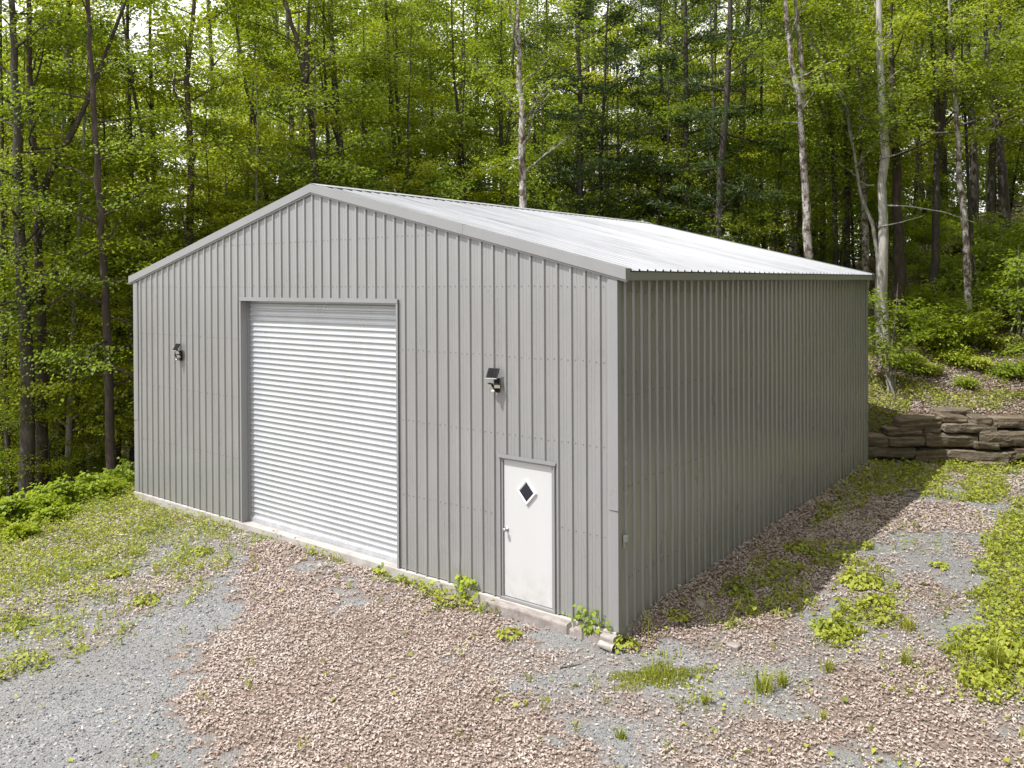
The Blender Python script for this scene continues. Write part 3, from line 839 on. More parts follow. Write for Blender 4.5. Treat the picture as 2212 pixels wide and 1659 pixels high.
# solar flood lights
def floodlight(x, z, label, yaw):
    root = empty("solar_floodlight", (x, -.024, z)); root.scale = (.82,) * 3; tag(root, label, "wall light", "solar floodlights on the front wall")
    b = MB(); b.box(-.045, -.03, -.33, .055, 0, -.08, 0, .006); b.box(-.02, -.075, -.26, .02, -.028, -.21, 0, .005)
    b.tube([(0, -.03, -.1), (0, -.085, -.07), (0, -.10, -.03)], .013, 8)
    b.build("mount", M['black'], root)
    R = Matrix.Rotation(yaw, 3, 'Z') @ Matrix.Rotation(math.radians(-32), 3, 'X')
    p = MB(); p.rbox((-.01, -.115, .015), (.225, .018, .20), R, .004)
    pan = p.build("solar_panel", M['black'], root)
    q = MB(); q.rbox(Vector((-.01, -.115, .015)) + R @ Vector((0, -.0095, .006)), (.195, .003, .165), R, .001)
    q.build("solar_cell", M['solar'], pan)
    e = MB(); e.rbox(Vector((-.01, -.115, .015)) + R @ Vector((0, 0, -.103)), (.225, .02, .006), R, .001)
    e.build("panel_rim", M['dome'], pan)
    for s_ in (-1, 1):
        R2 = Matrix.Rotation(yaw + s_ * .42, 3, 'Z') @ Matrix.Rotation(math.radians(38), 3, 'X')
        c = Vector((s_ * .072 + .01, -.105, -.20))
        h = MB(); h.rbox(c, (.118, .04, .085), R2, .008)
        for k in range(4): h.rbox(c + R2 @ Vector((-.04 + .027 * k, .024, 0)), (.006, .012, .07), R2, 0)
        hd_ = h.build("lamp_head", M['black'], root)
        ll = MB(); ll.rbox(c + R2 @ Vector((0, -.0205, 0)), (.10, .004, .068), R2, .001)
        ll.build("lens", M['lens'], hd_)
    sn = MB(); V = []; n = 14
    R3 = Matrix.Rotation(yaw, 3, 'Z') @ Matrix.Rotation(math.radians(40), 3, 'X'); c = Vector((.0, -.105, -.285))
    rings = [(.02, .02), (.018, .034), (-.012, .036)]
    for (yy, r) in rings:
        for k in range(n): t = 2 * PI * k / n; V.append(c + R3 @ Vector((r * math.cos(t), yy, r * math.sin(t))))
    sn.add(V, [(i * n + k, i * n + (k + 1) % n, (i + 1) * n + (k + 1) % n, (i + 1) * n + k) for i in range(2) for k in range(n)] + [tuple(range(n))], 0, True)
    sens = sn.build("motion_sensor", M['black'], root)
    dm = MB(); V = []
    for i in range(5):
        a = i / 4 * PI / 2 * .98; r = .034 * math.cos(a); yy = -.012 - .034 * math.sin(a)
        for k in range(n): t = 2 * PI * k / n; V.append(c + R3 @ Vector((r * math.cos(t), yy, r * math.sin(t))))
    dm.add(V, [(i * n + k, i * n + (k + 1) % n, (i + 1) * n + (k + 1) % n, (i + 1) * n + k) for i in range(4) for k in range(n)], 0, True)
    dm.build("sensor_dome", M['dome'], sens)
    return root
floodlight(-1.97, 3.24, "black solar floodlight above the white side door", .15)
floodlight(-10.32, 3.25, "black solar floodlight left of the silver roll up door", -.1)

# ------------------------------------------------------------------ trees
def foliage_from(sprays, per, leaf, rs, flat=.12, wf=.8, droop=.4):
    """sprays: arrays (centre, outward dir). Flat layered sprays of leaves."""
    C = np.repeat(sprays[0], per, 0); O = np.repeat(sprays[1], per, 0); n = len(C)
    R = np.repeat(sprays[2], per) * rs
    a = rng.uniform(0, 2 * PI, n); r = np.sqrt(rng.random(n)) * R
    off = np.stack([np.cos(a) * r, np.sin(a) * r, np.zeros(n)], 1)
    # elongate along the twig
    al = (off * O).sum(1, keepdims=True); off = off + O * al * .5
    tiltn = np.repeat(rng.normal(0, .28, (len(sprays[0]), 2)), per, 0)
    off[:, 2] = off[:, 0] * tiltn[:, 0] + off[:, 1] * tiltn[:, 1] - droop * r * r / np.maximum(R, .05) * .5 + rng.normal(0, flat, n) * R
    N_ = np.stack([rng.normal(0, .45, n) - .15, rng.normal(0, .45, n) - .25, np.ones(n)], 1) + O * .35
    D_ = unit(off + O * .4 + rng.normal(0, .15, (n, 3)))
    L_ = leaf * rng.uniform(.7, 1.25, n)
    return leaves(C + off, N_, D_, L_, L_ * wf * rng.uniform(.8, 1.15, n))

LOC = np.zeros(3)
def hits(P):
    q = np.atleast_2d(P) + LOC
    return (q[:, 0] > -12.7) & (q[:, 0] < .5) & (q[:, 1] > -1.5) & (q[:, 1] < 12.6) & (q[:, 2] < 7.5)
def branch_tree(mb, path, radii, spec):
    """trunk path (list of np points from the base up), radii. Adds limbs; returns spray arrays."""
    mb.tube(path, radii, spec.get('sides', 9), 0, True)
    path = np.array(path); seg = np.linalg.norm(np.diff(path, axis=0), axis=1); cum = np.concatenate([[0], np.cumsum(seg)]); H = cum[-1]
    def pt(s): return np.array([np.interp(s, cum, path[:, k]) for k in range(3)])
    def rad(s): return np.interp(s, cum, radii)
    SC, SO, SR = [], [], []
    nb = spec['nb']; lo = spec['lo']; az0 = rng.uniform(0, 6.28)
    for i in range(nb):
        t = lo + (1 - lo) * ((i + rng.random() * .8) / nb) ** 1.4; s = t * H
        az = az0 + i * 2.4 + rng.normal(0, .35)
        q = (t - lo) / (1 - lo)
        L = spec['reach'] * (.55 + .45 * math.sin(PI * min(1, .22 + q * .72))) * rng.uniform(.65, 1.15) * (1 - .45 * q)
        el = spec.get('el', .35) + rng.normal(0, .28) + .35 * q
        d = np.array([math.cos(az) * math.cos(el), math.sin(az) * math.cos(el), math.sin(el)])
        p = pt(s); r0 = min(rad(s) * .42, .012 * L + .012)
        P = [p]; dd = d.copy()
        for k in range(5):
            dd = unit(dd + np.array([rng.normal(0, .13), rng.normal(0, .13), spec.get('curve', -.07) + rng.normal(0, .05)]))
            P.append(P[-1] + dd * L / 5)
        if hits(np.array(P)).any(): continue
        mb.tube(P, [r0 * (1 - .85 * k / 5) for k in range(6)], 5, 0, False)
        P = np.array(P)
        ns = spec['ns']
        for j in range(ns):
            f = .28 + .72 * (j + rng.random() * .7) / ns
            base = np.array([np.interp(f * 5, range(6), P[:, k]) for k in range(3)])
            side = (1 if j % 2 else -1)
            o = unit(P[-1] - P[0]); o2 = np.array([-o[1], o[0], 0]) * side
            tw = unit(o * .55 + o2 * rng.uniform(.4, 1.1) + np.array([0, 0, rng.normal(0, .12)]))
            lt = L * .34 * (1.1 - .45 * f) * rng.uniform(.6, 1.2)
            tip = base + tw * lt
            if rng.random() < .6: mb.tube([base, base + tw * lt * .55 + np.array([0, 0, .02]), tip], [r0 * .28, r0 * .2, r0 * .06], 4, 0, False)
            SC.append(tip); SO.append(tw); SR.append(rng.uniform(.65, 1.15))
            if rng.random() < .5: SC.append(base + tw * lt * .4); SO.append(tw); SR.append(rng.uniform(.5, .9))
        SC.append(P[-1]); SO.append(unit(P[-1] - P[-2])); SR.append(.9)
    SC = np.array(SC); SO = np.array(SO); SR = np.array(SR); k = ~hits(SC)
    return SC[k], SO[k], SR[k]

def needle_crown(sprays, per, rs):
    C = np.repeat(sprays[0], per, 0); O = np.repeat(sprays[1], per, 0); n = len(C); R = np.repeat(sprays[2], per) * rs
    off = rng.normal(0, 1, (n, 3)) * np.array([1, 1, .28]); off = off / np.maximum(np.linalg.norm(off, axis=1, keepdims=True), .3) * (rng.random(n) ** .5 * R)[:, None]
    D_ = unit(off + O * .5 + np.array([0, 0, .25])); N_ = rng.normal(0, 1, (n, 3)) + np.array([0, 0, .8])
    L_ = rng.uniform(.12, .22, n)
    return leaves(C + off, N_, D_, L_, L_ * .22)

KINDS = {
    'maple': dict(nb=27, lo=.20, reach=3.4, el=.30, ns=7, curve=-.06, leaf=.098, per=40, rs=.60, mat='maple'),
    'maple_open': dict(nb=22, lo=.34, reach=3.4, el=.34, ns=7, curve=-.05, leaf=.095, per=40, rs=.58, mat='maple'),
    'yellow': dict(nb=26, lo=.22, reach=2.6, el=.30, ns=6, curve=-.06, leaf=.092, per=38, rs=.54, mat='maple2'),
    'beech': dict(nb=24, lo=.16, reach=2.9, el=.15, ns=6, curve=-.05, leaf=.085, per=40, rs=.60, mat='beech'),
    'pine': dict(nb=36, lo=.30, reach=2.8, el=.05, ns=5, curve=.0, leaf=.16, per=36, rs=.42, mat='needle'),
    'high': dict(nb=13, lo=.52, reach=3.0, el=.45, ns=6, curve=-.04, leaf=.10, per=40, rs=.58, mat='maple'),
    'pole': dict(nb=12, lo=.30, reach=1.9, el=.35, ns=5, curve=-.05, leaf=.095, per=38, rs=.55, mat='maple'),
}
def tree_meshes(name, path, radii, kind, barkm, extra=()):
    k = KINDS[kind]; mb = MB(); sp = branch_tree(mb, path, radii, k)
    for (P, R) in extra: mb.tube(P, R, 7, 0, True)
    if k['mat'] == 'needle': V, F = needle_crown(sp, k['per'], k['rs'])
    else: V, F = foliage_from(sp, k['per'], k['leaf'], k['rs'])
    return mb.mesh("trunk", M[barkm]), mesh_raw("crown", V, F, [M[k['mat']]])
def place(name, label, loc, tm, cm, group, rz=0.0, sc_=1.0, cat="tree"):
    root = empty(name, loc, rz); root.scale = (sc_,) * 3
    tag(root, label, cat, group)
    link("trunk", tm, root)
    if cm: link("crown", cm, root)
    return root

EDGE = "trees standing at the edge of the woods"
def edge_tree(name, label, pts, D, wpx, kind, barkm, fork=None, top=15.0, flare=1.5, seed=None):
    """pts: trunk centre line as seen in the photo, low to high, at depth D; continues up past the frame."""
    P = [deep(px, py, D) for px, py in pts]
    b = P[0].copy(); gz = float(ground_z(b[0], b[1])) - .25
    base = np.array([b[0] + (P[0][0] - P[1][0]) * .1, b[1] + (P[0][1] - P[1][1]) * .1, gz])
    path = [base] + [p for p in P if p[2] > gz + .4]
    d = unit(path[-1] - path[-2]); d = unit(d * .6 + np.array([0, 0, .6]))
    while path[-1][2] < top:
        path.append(path[-1] + (d + np.append(rng.normal(0, .05, 2), 0)) * 1.6)
    r0 = wpx * D / FPX / 2
    n = len(path); zs = np.array([p[2] for p in path]); t = (zs - zs[0]) / (zs[-1] - zs[0])
    rad = r0 * (1 - .78 * t) ; rad[0] *= flare
    # smooth resample
    q = np.linspace(0, n - 1, n * 3 - 2)
    path2 = np.array([[np.interp(v, range(n), [p[k] for p in path]) for k in range(3)] for v in q])
    path2[1:-1, :2] += rng.normal(0, r0 * .13, (len(path2) - 2, 2))
    rad2 = np.interp(q, range(n), rad)
    loc = path2[0].copy(); rel = path2 - loc
    global LOC; LOC = loc
    ex = []
    if fork:
        fp = [deep(px, py, D + .15) for px, py in fork]
        dd = unit(fp[-1] - fp[-2])
        while fp[-1][2] < top - 2: fp.append(fp[-1] + unit(dd + np.array([.08, .02, .3])) * 1.5)
        fr_ = np.linspace(r0 * .72, r0 * .15, len(fp))
        ex.append(([p - loc for p in fp], list(fr_)))
    tm, cm = tree_meshes(name, [p for p in rel], list(rad2), kind, barkm, ex)
    return place(name, label, tuple(loc), tm, cm, EDGE)

edge_tree("maple_tree", "thick dark maple trunk nearest the left edge, stem straight behind the bank", [(62, 1040), (60, 760), (42, 480), (35, 260), (29, 100), (27, 0)], 21.0, 34, 'maple_open', 'bark_dark')
edge_tree("maple_tree", "reddish maple trunk pressed against the thick dark one, limb bending right", [(92, 1040), (90, 700), (80, 500), (72, 330), (66, 200), (60, 0)], 21.6, 26, 'maple_open', 'bark_red', [(84, 470), (100, 390), (132, 330), (165, 270), (190, 215)])
edge_tree("maple_tree", "slim maple with a gray streaked trunk just left of the garage corner", [(240, 1025), (233, 800), (226, 600), (216, 450), (206, 300), (195, 100), (190, 0)], 20.5, 21, 'beech', 'bark_red')
edge_tree("maple_tree", "thin maple leaning left behind the left roof slope", [(360, 640), (352, 550), (330, 450), (311, 330), (298, 240), (278, 120), (262, 0)], 24.5, 14, 'yellow', 'bark_dark')
edge_tree("maple_tree", "dark maple leaning left halfway up the left roof slope", [(590, 560), (578, 440), (560, 320), (541, 220), (520, 120), (500, 0)], 26.0, 16, 'maple', 'bark_dark')
edge_tree("maple_tree", "stout forked maple rising directly behind the roof peak", [(690, 560), (684, 400), (672, 280), (659, 170), (640, 80), (615, 0)], 25.0, 24, 'maple_open', 'bark_red', [(660, 175), (664, 90), (668, 0)])
edge_tree("maple_tree", "straight thin dark maple just right of the roof peak", [(716, 560), (711, 400), (705, 250), (701, 130), (700, 0)], 27.0, 14, 'maple', 'bark_dark')
edge_tree("maple_tree", "straight maple with white lichen blotches over the middle of the ridge", [(1130, 620), (1128, 450), (1127, 300), (1122, 180), (1118, 0)], 26.0, 27, 'maple_open', 'bark_mottle')
edge_tree("pine_tree", "broad dark pine behind the ridge, right of the blotched maple", [(1256, 640), (1254, 470), (1252, 300), (1250, 0)], 28.0, 24, 'pine', 'bark_dark')
edge_tree("pine_tree", "thin dark pine standing close beside the broad pine", [(1299, 640), (1299, 470), (1298, 350), (1308, 150), (1312, 0)], 28.6, 13, 'pine', 'bark_dark')
edge_tree("pine_tree", "dark pine rising behind the far end of the ridge", [(1489, 660), (1488, 510), (1482, 300), (1482, 0)], 27.5, 24, 'pine', 'bark_dark')
edge_tree("birch_tree", "pale birch with peeling mottled bark forking high behind the roof", [(1752, 700), (1746, 555), (1738, 400), (1728, 233), (1711, 150), (1694, 0)], 24.5, 23, 'high', 'bark_mottle', [(1729, 236), (1734, 200), (1729, 100), (1718, 0)])
edge_tree("birch_tree", "brown and white mottled tree forking between the birch and the bare snag", [(1872, 640), (1867, 433), (1861, 300), (1858, 200), (1850, 133), (1832, 83), (1820, 0)], 28.0, 18, 'high', 'bark_mottle', [(1852, 140), (1855, 83), (1852, 0)])
edge_tree("maple_tree", "brown rotting trunk directly behind the bare pale snag", [(1948, 790), (1943, 640), (1941, 500), (1938, 367), (1929, 267), (1924, 120)], 26.4, 29, 'high', 'bark_red', top=12)
edge_tree("maple_tree", "dark straight maple on the slope, two trunks right of the snag", [(2013, 690), (2019, 560), (2025, 333), (2034, 267), (2046, 150), (2042, 0)], 27.0, 20, 'high', 'bark_dark', [(2027, 300), (2022, 180), (2010, 60)])
edge_tree("birch_tree", "speckled gray tree on the slope beside the leafy saplings", [(2094, 720), (2090, 553), (2077, 433), (2069, 300), (2064, 200), (2056, 100), (2051, 0)], 26.0, 18, 'high', 'bark_mottle')
edge_tree("maple_tree", "thin dark stem crossing behind the speckled gray tree", [(2102, 690), (2096, 467), (2087, 300), (2080, 167), (2077, 0)], 27.5, 10, 'high', 'bark_dark')
edge_tree("pine_tree", "leaning dark pine with dead lower twigs above the slope boulders", [(2184, 580), (2178, 540), (2165, 400), (2158, 300), (2142, 167), (2131, 100), (2126, 0)], 31.0, 27, 'high', 'bark_dark')
edge_tree("maple_tree", "slender gray tree leaning far left between birch and snag", [(1898, 560), (1884, 483), (1858, 417), (1846, 330), (1828, 233), (1794, 163), (1761, 100), (1734, 43)], 25.5, 11, 'high', 'bark_grey', top=12)
edge_tree("maple_tree", "dark reddish stem in the gap right of the birch", [(1806, 620), (1802, 400), (1796, 300), (1788, 200), (1778, 90), (1766, 0)], 29.0, 13, 'maple_open', 'bark_dark')
edge_tree("maple_tree", "reddish trunk low in the dark woods behind the bank, third from the left edge", [(133, 1030), (135, 905), (140, 700), (146, 500), (150, 250), (148, 0)], 25.0, 17, 'yellow', 'bark_red')
edge_tree("maple_tree", "crooked dark trunk leaning left in the gloom behind the bank", [(178, 1010), (172, 900), (160, 780), (152, 640), (150, 400), (160, 150)], 26.5, 15, 'maple', 'bark_dark')
edge_tree("maple_tree", "thin dark trunk at the far left edge of the woods", [(22, 1075), (18, 960), (10, 800), (6, 600), (4, 300), (2, 0)], 22.5, 13, 'maple', 'bark_dark')
edge_tree("maple_tree", "dark trunk half hidden by the left garage wall", [(289, 1020), (287, 850), (284, 700), (286, 500), (280, 250), (276, 0)], 25.0, 18, 'beech', 'bark_dark')

# the bare dead snag
def snag():
    D = 25.5
    pts = [(1908, 785), (1906, 720), (1902, 650), (1905, 580), (1908, 520), (1908, 467), (1904, 400), (1913, 333), (1908, 283), (1906, 233), (1901, 133), (1898, 0), (1896, -80), (1897, -150)]
    wpx = [36, 31, 27, 24, 21, 19, 18, 19, 19, 16, 14, 12, 9, 4]
    P = [deep(a, b, D) for a, b in pts]; loc = P[0].copy(); loc[2] = float(ground_z(P[0][0], P[0][1]))
    P[0][2] = loc[2] - .2
    mb = MB(); mb.tube([p - loc for p in P], [w * D / FPX / 2 for w in wpx], 11, 0, True)
    root = empty("dead_tree", tuple(loc)); tag(root, "bare pale gray dead snag beside the rear corner of the garage", "tree", EDGE)
    mb.build("trunk", M['bark_dead'], root)
    cr = lambda X_, Y_: deep((2048 + X_ / 2.16) * .72, Y_ / 2.16 * .72, D - .5)
    for br in ([(1320, 1015), (1390, 1000), (1460, 970)], [(1320, 1320), (1500, 1330), (1700, 1375), (1900, 1440)], [(1310, 1465), (1420, 1440), (1550, 1400)],
               [(1310, 560), (1370, 480), (1460, 420)], [(1285, 290), (1320, 240), (1340, 180)], [(1285, 790), (1230, 775), (1160, 770)], [(1280, 1190), (1200, 1200), (1150, 1180)], [(1260, 120), (1250, 60), (1255, 0)]):
        bb_ = MB(); Q = [cr(*p) for p in br]; Q[0] = Q[0] + FW * .45
        for i in range(1, len(Q)): Q[i] = Q[i] + FW * rng.uniform(-.3, .3)
        bb_.tube([p - loc for p in Q], list(np.linspace(.028, .007, len(Q))), 5, 0, True)
        bb_.build("branch", M['bark_dead'], root)
snag()

# filler trees of the wood: a few kinds, copied
def straight_path(H, lean):
    n = 9; p = np.zeros((n, 3)); p[:, 2] = np.linspace(0, H, n)
    p[:, 0] = lean * np.linspace(0, 1, n) ** 1.4 + np.cumsum(rng.normal(0, .08, n)); p[:, 1] = np.cumsum(rng.normal(0, .08, n))
    p[0, :2] = 0; return [q for q in p]
protos = []; LOC = np.array([0, 0, 100.0])
for i, (kind, barkm, nm, lab, H, r) in enumerate((
        ('maple', 'bark_dark', 'maple_tree', 'green maple among the crowded trees deep in the woods', 17, .16),
        ('yellow', 'bark_dark', 'young_maple_tree', 'bright yellow green young maple deep in the woods', 11, .07),
        ('beech', 'bark_grey', 'beech_tree', 'layered gray barked beech deep in the woods', 14, .11),
        ('pine', 'bark_dark', 'pine_tree', 'dark needled pine deep in the woods', 19, .17),
        ('maple', 'bark_red', 'maple_tree', 'reddish barked maple deep in the woods', 16, .12),
        ('yellow', 'bark_grey', 'young_maple_tree', 'sunlit gray stemmed young maple deep in the woods', 13, .08),
        ('maple_open', 'bark_dark', 'maple_tree', 'tall maple with a long bare lower trunk deep in the woods', 19, .15),
        ('beech', 'bark_dark', 'beech_tree', 'short dark stemmed beech filling the understorey of the woods', 8, .05),
        ('pole', 'bark_dark', 'pole_tree', 'thin dark pole stemmed tree with sparse leaves in the woods', 15, .085),
        ('pole', 'bark_red', 'pole_tree', 'thin reddish pole stemmed tree with sparse leaves in the woods', 13, .07))):
    path = straight_path(H, rng.normal(0, .6)); path[0][2] = -.4
    tm, cm = tree_meshes(nm, path, list(np.linspace(r * 1.15, r * .15, len(path))), kind, barkm)
    protos.append((nm, lab, tm, cm))
GROUPS = ["tall green maples deep in the woods", "bright young maples deep in the woods", "gray beeches deep in the woods", "dark pines deep in the woods",
          "reddish maples deep in the woods", "gray stemmed young maples deep in the woods", "bare trunked maples deep in the woods", "short understorey beeches", "thin dark pole trees in the woods", "thin reddish pole trees in the woods"]
count = 0
def filler(px, D, k, sc_=1.0):
    global count
    p = CAM + ray(px, 620) * D
    nm, lab, tm, cm = protos[k]; sc_ *= max(1.0, D / 33)
    place(nm, lab, (p[0], p[1], float(ground_z(p[0], p[1])) - .1), tm, cm, GROUPS[k], random.uniform(0, 6.28), sc_); count += 1
taken = []
def far_enough(px, D, md):
    p = CAM + ray(px, 620) * D
    for q in taken:
        if (q[0] - p[0]) ** 2 + (q[1] - p[1]) ** 2 < md * md: return False
    taken.append(p); return True
def ok_spot(px, D):
    p = CAM + ray(px, 620) * D
    if -14.3 < p[0] < 1.6 and p[1] < 14.6: return False
    if p[0] > -5 and (p[0] - WA[0]) * WN[0] + (p[1] - WA[1]) * WN[1] < 8.5: return False
    return True
tries = 0
for (d0, d1, num, md, weights) in ((23, 31, 44, 1.7, [1, 1, 2, 1, 1, 2, 3, 1, 9, 8]), (31, 44, 78, 1.9, [2, 3, 2, 1.2, 2, 3, 4, 2, 7, 6]), (44, 64, 72, 2.3, [4, 4, 3, 1, 3, 4, 2, 2, 2, 2])):
    got = 0; tries = 0
    while got < num and tries < 20000:
        tries += 1
        D = random.uniform(d0, d1); px = random.uniform(-60 if D < 40 else -200, 2480)
        if not ok_spot(px, D) or not far_enough(px, D, md): continue
        w = list(weights)
        if 1150 < px < 1700: w[3] *= 4
        if px > 1850 and D < 33: continue
        if 250 < px < 435 and D > 29 and random.random() < .8: continue
        if px > 1880 and D < 36: w[1] = w[2] = w[5] = w[7] = 0; w[0] = 0
        if px < 800: w[1] *= 1.8; w[5] *= 1.8; w[3] = 0
        filler(px, D, random.choices(range(10), w)[0], random.uniform(.85, 1.18)); got += 1
# trees on the slope right of the frame, mirrored in the side wall
for i in range(14):
    a = math.radians(random.uniform(36, 66)); D = random.uniform(20, 34)
    d = RT * math.sin(a) + FW * math.cos(a); p = CAM + d * D
    k = random.choice((0, 1, 2, 5, 7)); nm, lab, tm, cm = protos[k]
    place(nm, lab, (p[0], p[1], float(ground_z(p[0], p[1])) - .1), tm, cm, GROUPS[k], random.uniform(0, 6), random.uniform(.8, 1.1))
for (px, D, k, s_) in ((-60, 20.6, 7, .8), (112, 21.6, 1, .5), (160, 24.5, 1, .7), (300, 22.5, 1, .8), (345, 23.5, 5, .75), (400, 22.6, 1, .85), (450, 23.4, 7, .95),
        (505, 24, 1, .85), (560, 24.6, 5, .7), (625, 25, 7, 1.0), (735, 25.5, 1, .75), (800, 26, 7, 1.0), (865, 25.6, 5, .6), (930, 26.5, 1, .75), (1000, 25.5, 7, 1.0), (1060, 28.5, 1, .75), (1190, 29, 7, 1.0), (1225, 30, 1, .8),
        (1350, 28.5, 7, 1.1), (1420, 29, 1, .75), (1550, 28.5, 7, 1.0), (1610, 26.5, 1, .65), (1660, 26.8, 7, .95), (1800, 29, 7, .9), (1850, 31, 1, .8)):
    filler(px, D, k, s_)
for (px, D, k, s_) in ((770, 30, 4, 1.0), (835, 33, 0, 1.05), (895, 30, 6, 1.0), (950, 34, 0, 1.0), (1005, 31, 4, 1.05), (1060, 35, 6, 1.0), (1090, 31.5, 0, .95), (870, 40, 0, 1.1), (980, 42, 4, 1.15), (1040, 45, 0, 1.15), (800, 44, 6, 1.1), (920, 47, 5, 1.3), (740, 38, 8, 1.1), (1170, 36, 0, 1.0)):
    filler(px, D, k, s_)
for i in range(150):  # unseen trees right of the frame, crowded and enlarged to block sky light
    p = np.array([random.uniform(9.5, 24), random.uniform(-8, 30)])
    if in_view(p[0], p[1], 60)[0]: continue
    k = random.choice((0, 1, 4, 5, 7, 7)); nm, lab, tm, cm = protos[k]
    place(nm, lab, (p[0], p[1], float(ground_z(p[0], p[1])) - .1), tm, cm, GROUPS[k], random.uniform(0, 6), random.uniform(1.0, 1.45))
print("filler trees", count)

# far wood, one mass
n = 9000
aa = rng.uniform(-.66, .66, n); dd = rng.uniform(62, 95, n)
xy = CAM[None, :2] + dd[:, None] * (np.sin(aa)[:, None] * RT[None, :2] + np.cos(aa)[:, None] * FW[None, :2])
zz = terrain(xy[:, 0], xy[:, 1]) + rng.random(n) ** 1.15 * 31
apx = 1106 + np.tan(aa) * FPX; gap = ((apx - 345) / 85) ** 2 + (((zz - CAM[2]) / dd - .31) / .11) ** 2 < 1
keep = (vnoise(aa * 40, zz * .25, 1, 77) > .36) & ~gap
C = np.column_stack([xy, zz])[keep]; n = len(C)
az = rng.uniform(0, 6.28, n); O = np.stack([np.cos(az), np.sin(az), np.zeros(n)], 1)
V, F = foliage_from((C, O, rng.uniform(.8, 1.4, n)), 26, .34, 1.5, flat=.25)
fwd = link("forest", mesh_raw("forest", V, F, [M['maple']]))
tag(fwd, "distant green wood closing off the view between the trunks", "forest", kind="stuff")

# ------------------------------------------------------------------ saplings, bushes and weeds
def bush_mesh(nst, H, reach, leaf, per, rs, matk, splay=.5, barkk='bark_grey', wf=.55):
    mb = MB(); SC, SO, SR = [], [], []
    for i in range(nst):
        az = rng.uniform(0, 6.28); p = np.array([rng.normal(0, .06), rng.normal(0, .06), -.05])
        d = unit(np.array([math.cos(az) * splay * rng.uniform(.3, 1.2), math.sin(az) * splay * rng.uniform(.3, 1.2), 1.0])); L = H * rng.uniform(.6, 1.05)
        P = [p]
        for k in range(5): d = unit(d + np.append(rng.normal(0, .1, 2), -.02)); P.append(P[-1] + d * L / 5)
        mb.tube(P, list(np.linspace(.012 * H, .003, 6)), 5, 0, False); P = np.array(P)
        for j in range(7):
            f = rng.uniform(.3, 1.0); b = np.array([np.interp(f * 5, range(6), P[:, k]) for k in range(3)])
            a2 = rng.uniform(0, 6.28); tw = unit(np.array([math.cos(a2), math.sin(a2), rng.uniform(0, .45)])); lt = reach * rng.uniform(.35, 1.0) * (1.15 - .6 * f)
            mb.tube([b, b + tw * lt], [.006, .002], 4, 0, False)
            SC += [b + tw * lt, b + tw * lt * .55]; SO += [tw, tw]; SR += [rng.uniform(.7, 1.1), rng.uniform(.6, 1)]
    V, F = foliage_from((np.array(SC), np.array(SO), np.array(SR)), per, leaf, rs, flat=.14, wf=wf)
    return mb.mesh("stem", M[barkk]), mesh_raw("foliage", V, F, [M[matk]])
def put_bush(name, label, loc, ms, group, cat="bush", rz=None, s=1.0):
    root = empty(name, loc, random.uniform(0, 6.28) if rz is None else rz); root.scale = (s,) * 3
    tag(root, label, cat, group)
    link("stem", ms[0], root); link("foliage", ms[1], root); return root
sapA = bush_mesh(7, 2.3, 1.0, .125, 20, .36, 'bushleaf')
sapB = bush_mesh(9, 1.5, .85, .115, 20, .32, 'bushleaf', .8)
sapC = bush_mesh(6, 3.2, 1.2, .13, 20, .40, 'beech', .35)
lowA = bush_mesh(8, .7, .5, .10, 13, .24, 'bushleaf', 1.0)
bankA = bush_mesh(7, .75, .55, .15, 8, .24, 'bushleaf', .9, wf=.75)
bankB = bush_mesh(6, .55, .5, .13, 9, .22, 'bushleaf', 1.1, wf=.8)
lowB = bush_mesh(8, .55, .45, .085, 14, .22, 'cover', 1.1)
SAP = "leafy saplings on the slope behind the boulders"
def hill_at(px, D):
    p = CAM + ray(px, 620) * D; return (p[0], p[1], float(ground_z(p[0], p[1])))
for (px, D, ms, s, lab) in (
        (2010, 25.6, sapB, 1.0, "bright yellow green sapling just right of the snag base"),
        (2075, 26.2, sapB, 1.05, "low bright sapling below the speckled gray tree"),
        (1985, 26.8, sapA, .9, "upright sapling between the rotting trunk and the dark maple"),
        (2060, 28.2, sapA, 1.1, "leafy sapling screening the foot of the dark slope maple"),
        (2140, 26.6, sapA, 1.15, "broad leafy sapling right of the speckled gray tree"),
        (2195, 25.6, sapC, .95, "tall sapling with drooping sprays at the right edge of the slope"),
        (2230, 27.5, sapC, 1.15, "tallest sapling at the right edge, behind the drooping one"),
        (2120, 29.5, sapC, .9, "slim sapling in front of the slope boulders"),
        (1925, 22.8, sapC, .95, "sapling with green sprays hanging across the pale snag"),
        (1955, 29.5, sapC, 1.0, "dim sapling in shade behind the rotting trunk"),
        (2045, 25.0, sapB, .95, "bright sapling in front of the low bright one"), (2100, 25.4, sapB, .9, "bright sapling spreading over the litter right of the others"),
        (1950, 24.2, lowA, 1.0, "fuzzy low shrub at the foot of the rotting trunk")):
    put_bush("sapling", lab, hill_at(px, D), ms, SAP, "sapling", s=s)
for i, (px, D, s, lab) in enumerate(((2000, 23.8, .8, "low leafy plant on the litter above the brown rounded boulder"), (2060, 24.4, 1.0, "low leafy plant below the bright saplings"),
        (2120, 24.0, .9, "low leafy plant above the long pale boulder"), (2190, 23.4, 1.0, "yellow green plant over the right end of the boulder wall"), (2170, 25.0, 1.2, "wide low plant near the right edge of the slope"), (2090, 23.0, .6, "little plant sprouting behind the gray top slab"))):
    put_bush("leafy_plant", lab, hill_at(px, D), lowA if i % 2 else lowB, "low plants on the slope above the boulders", "plant", s=s)
BANK = "leafy bushes along the left bank"
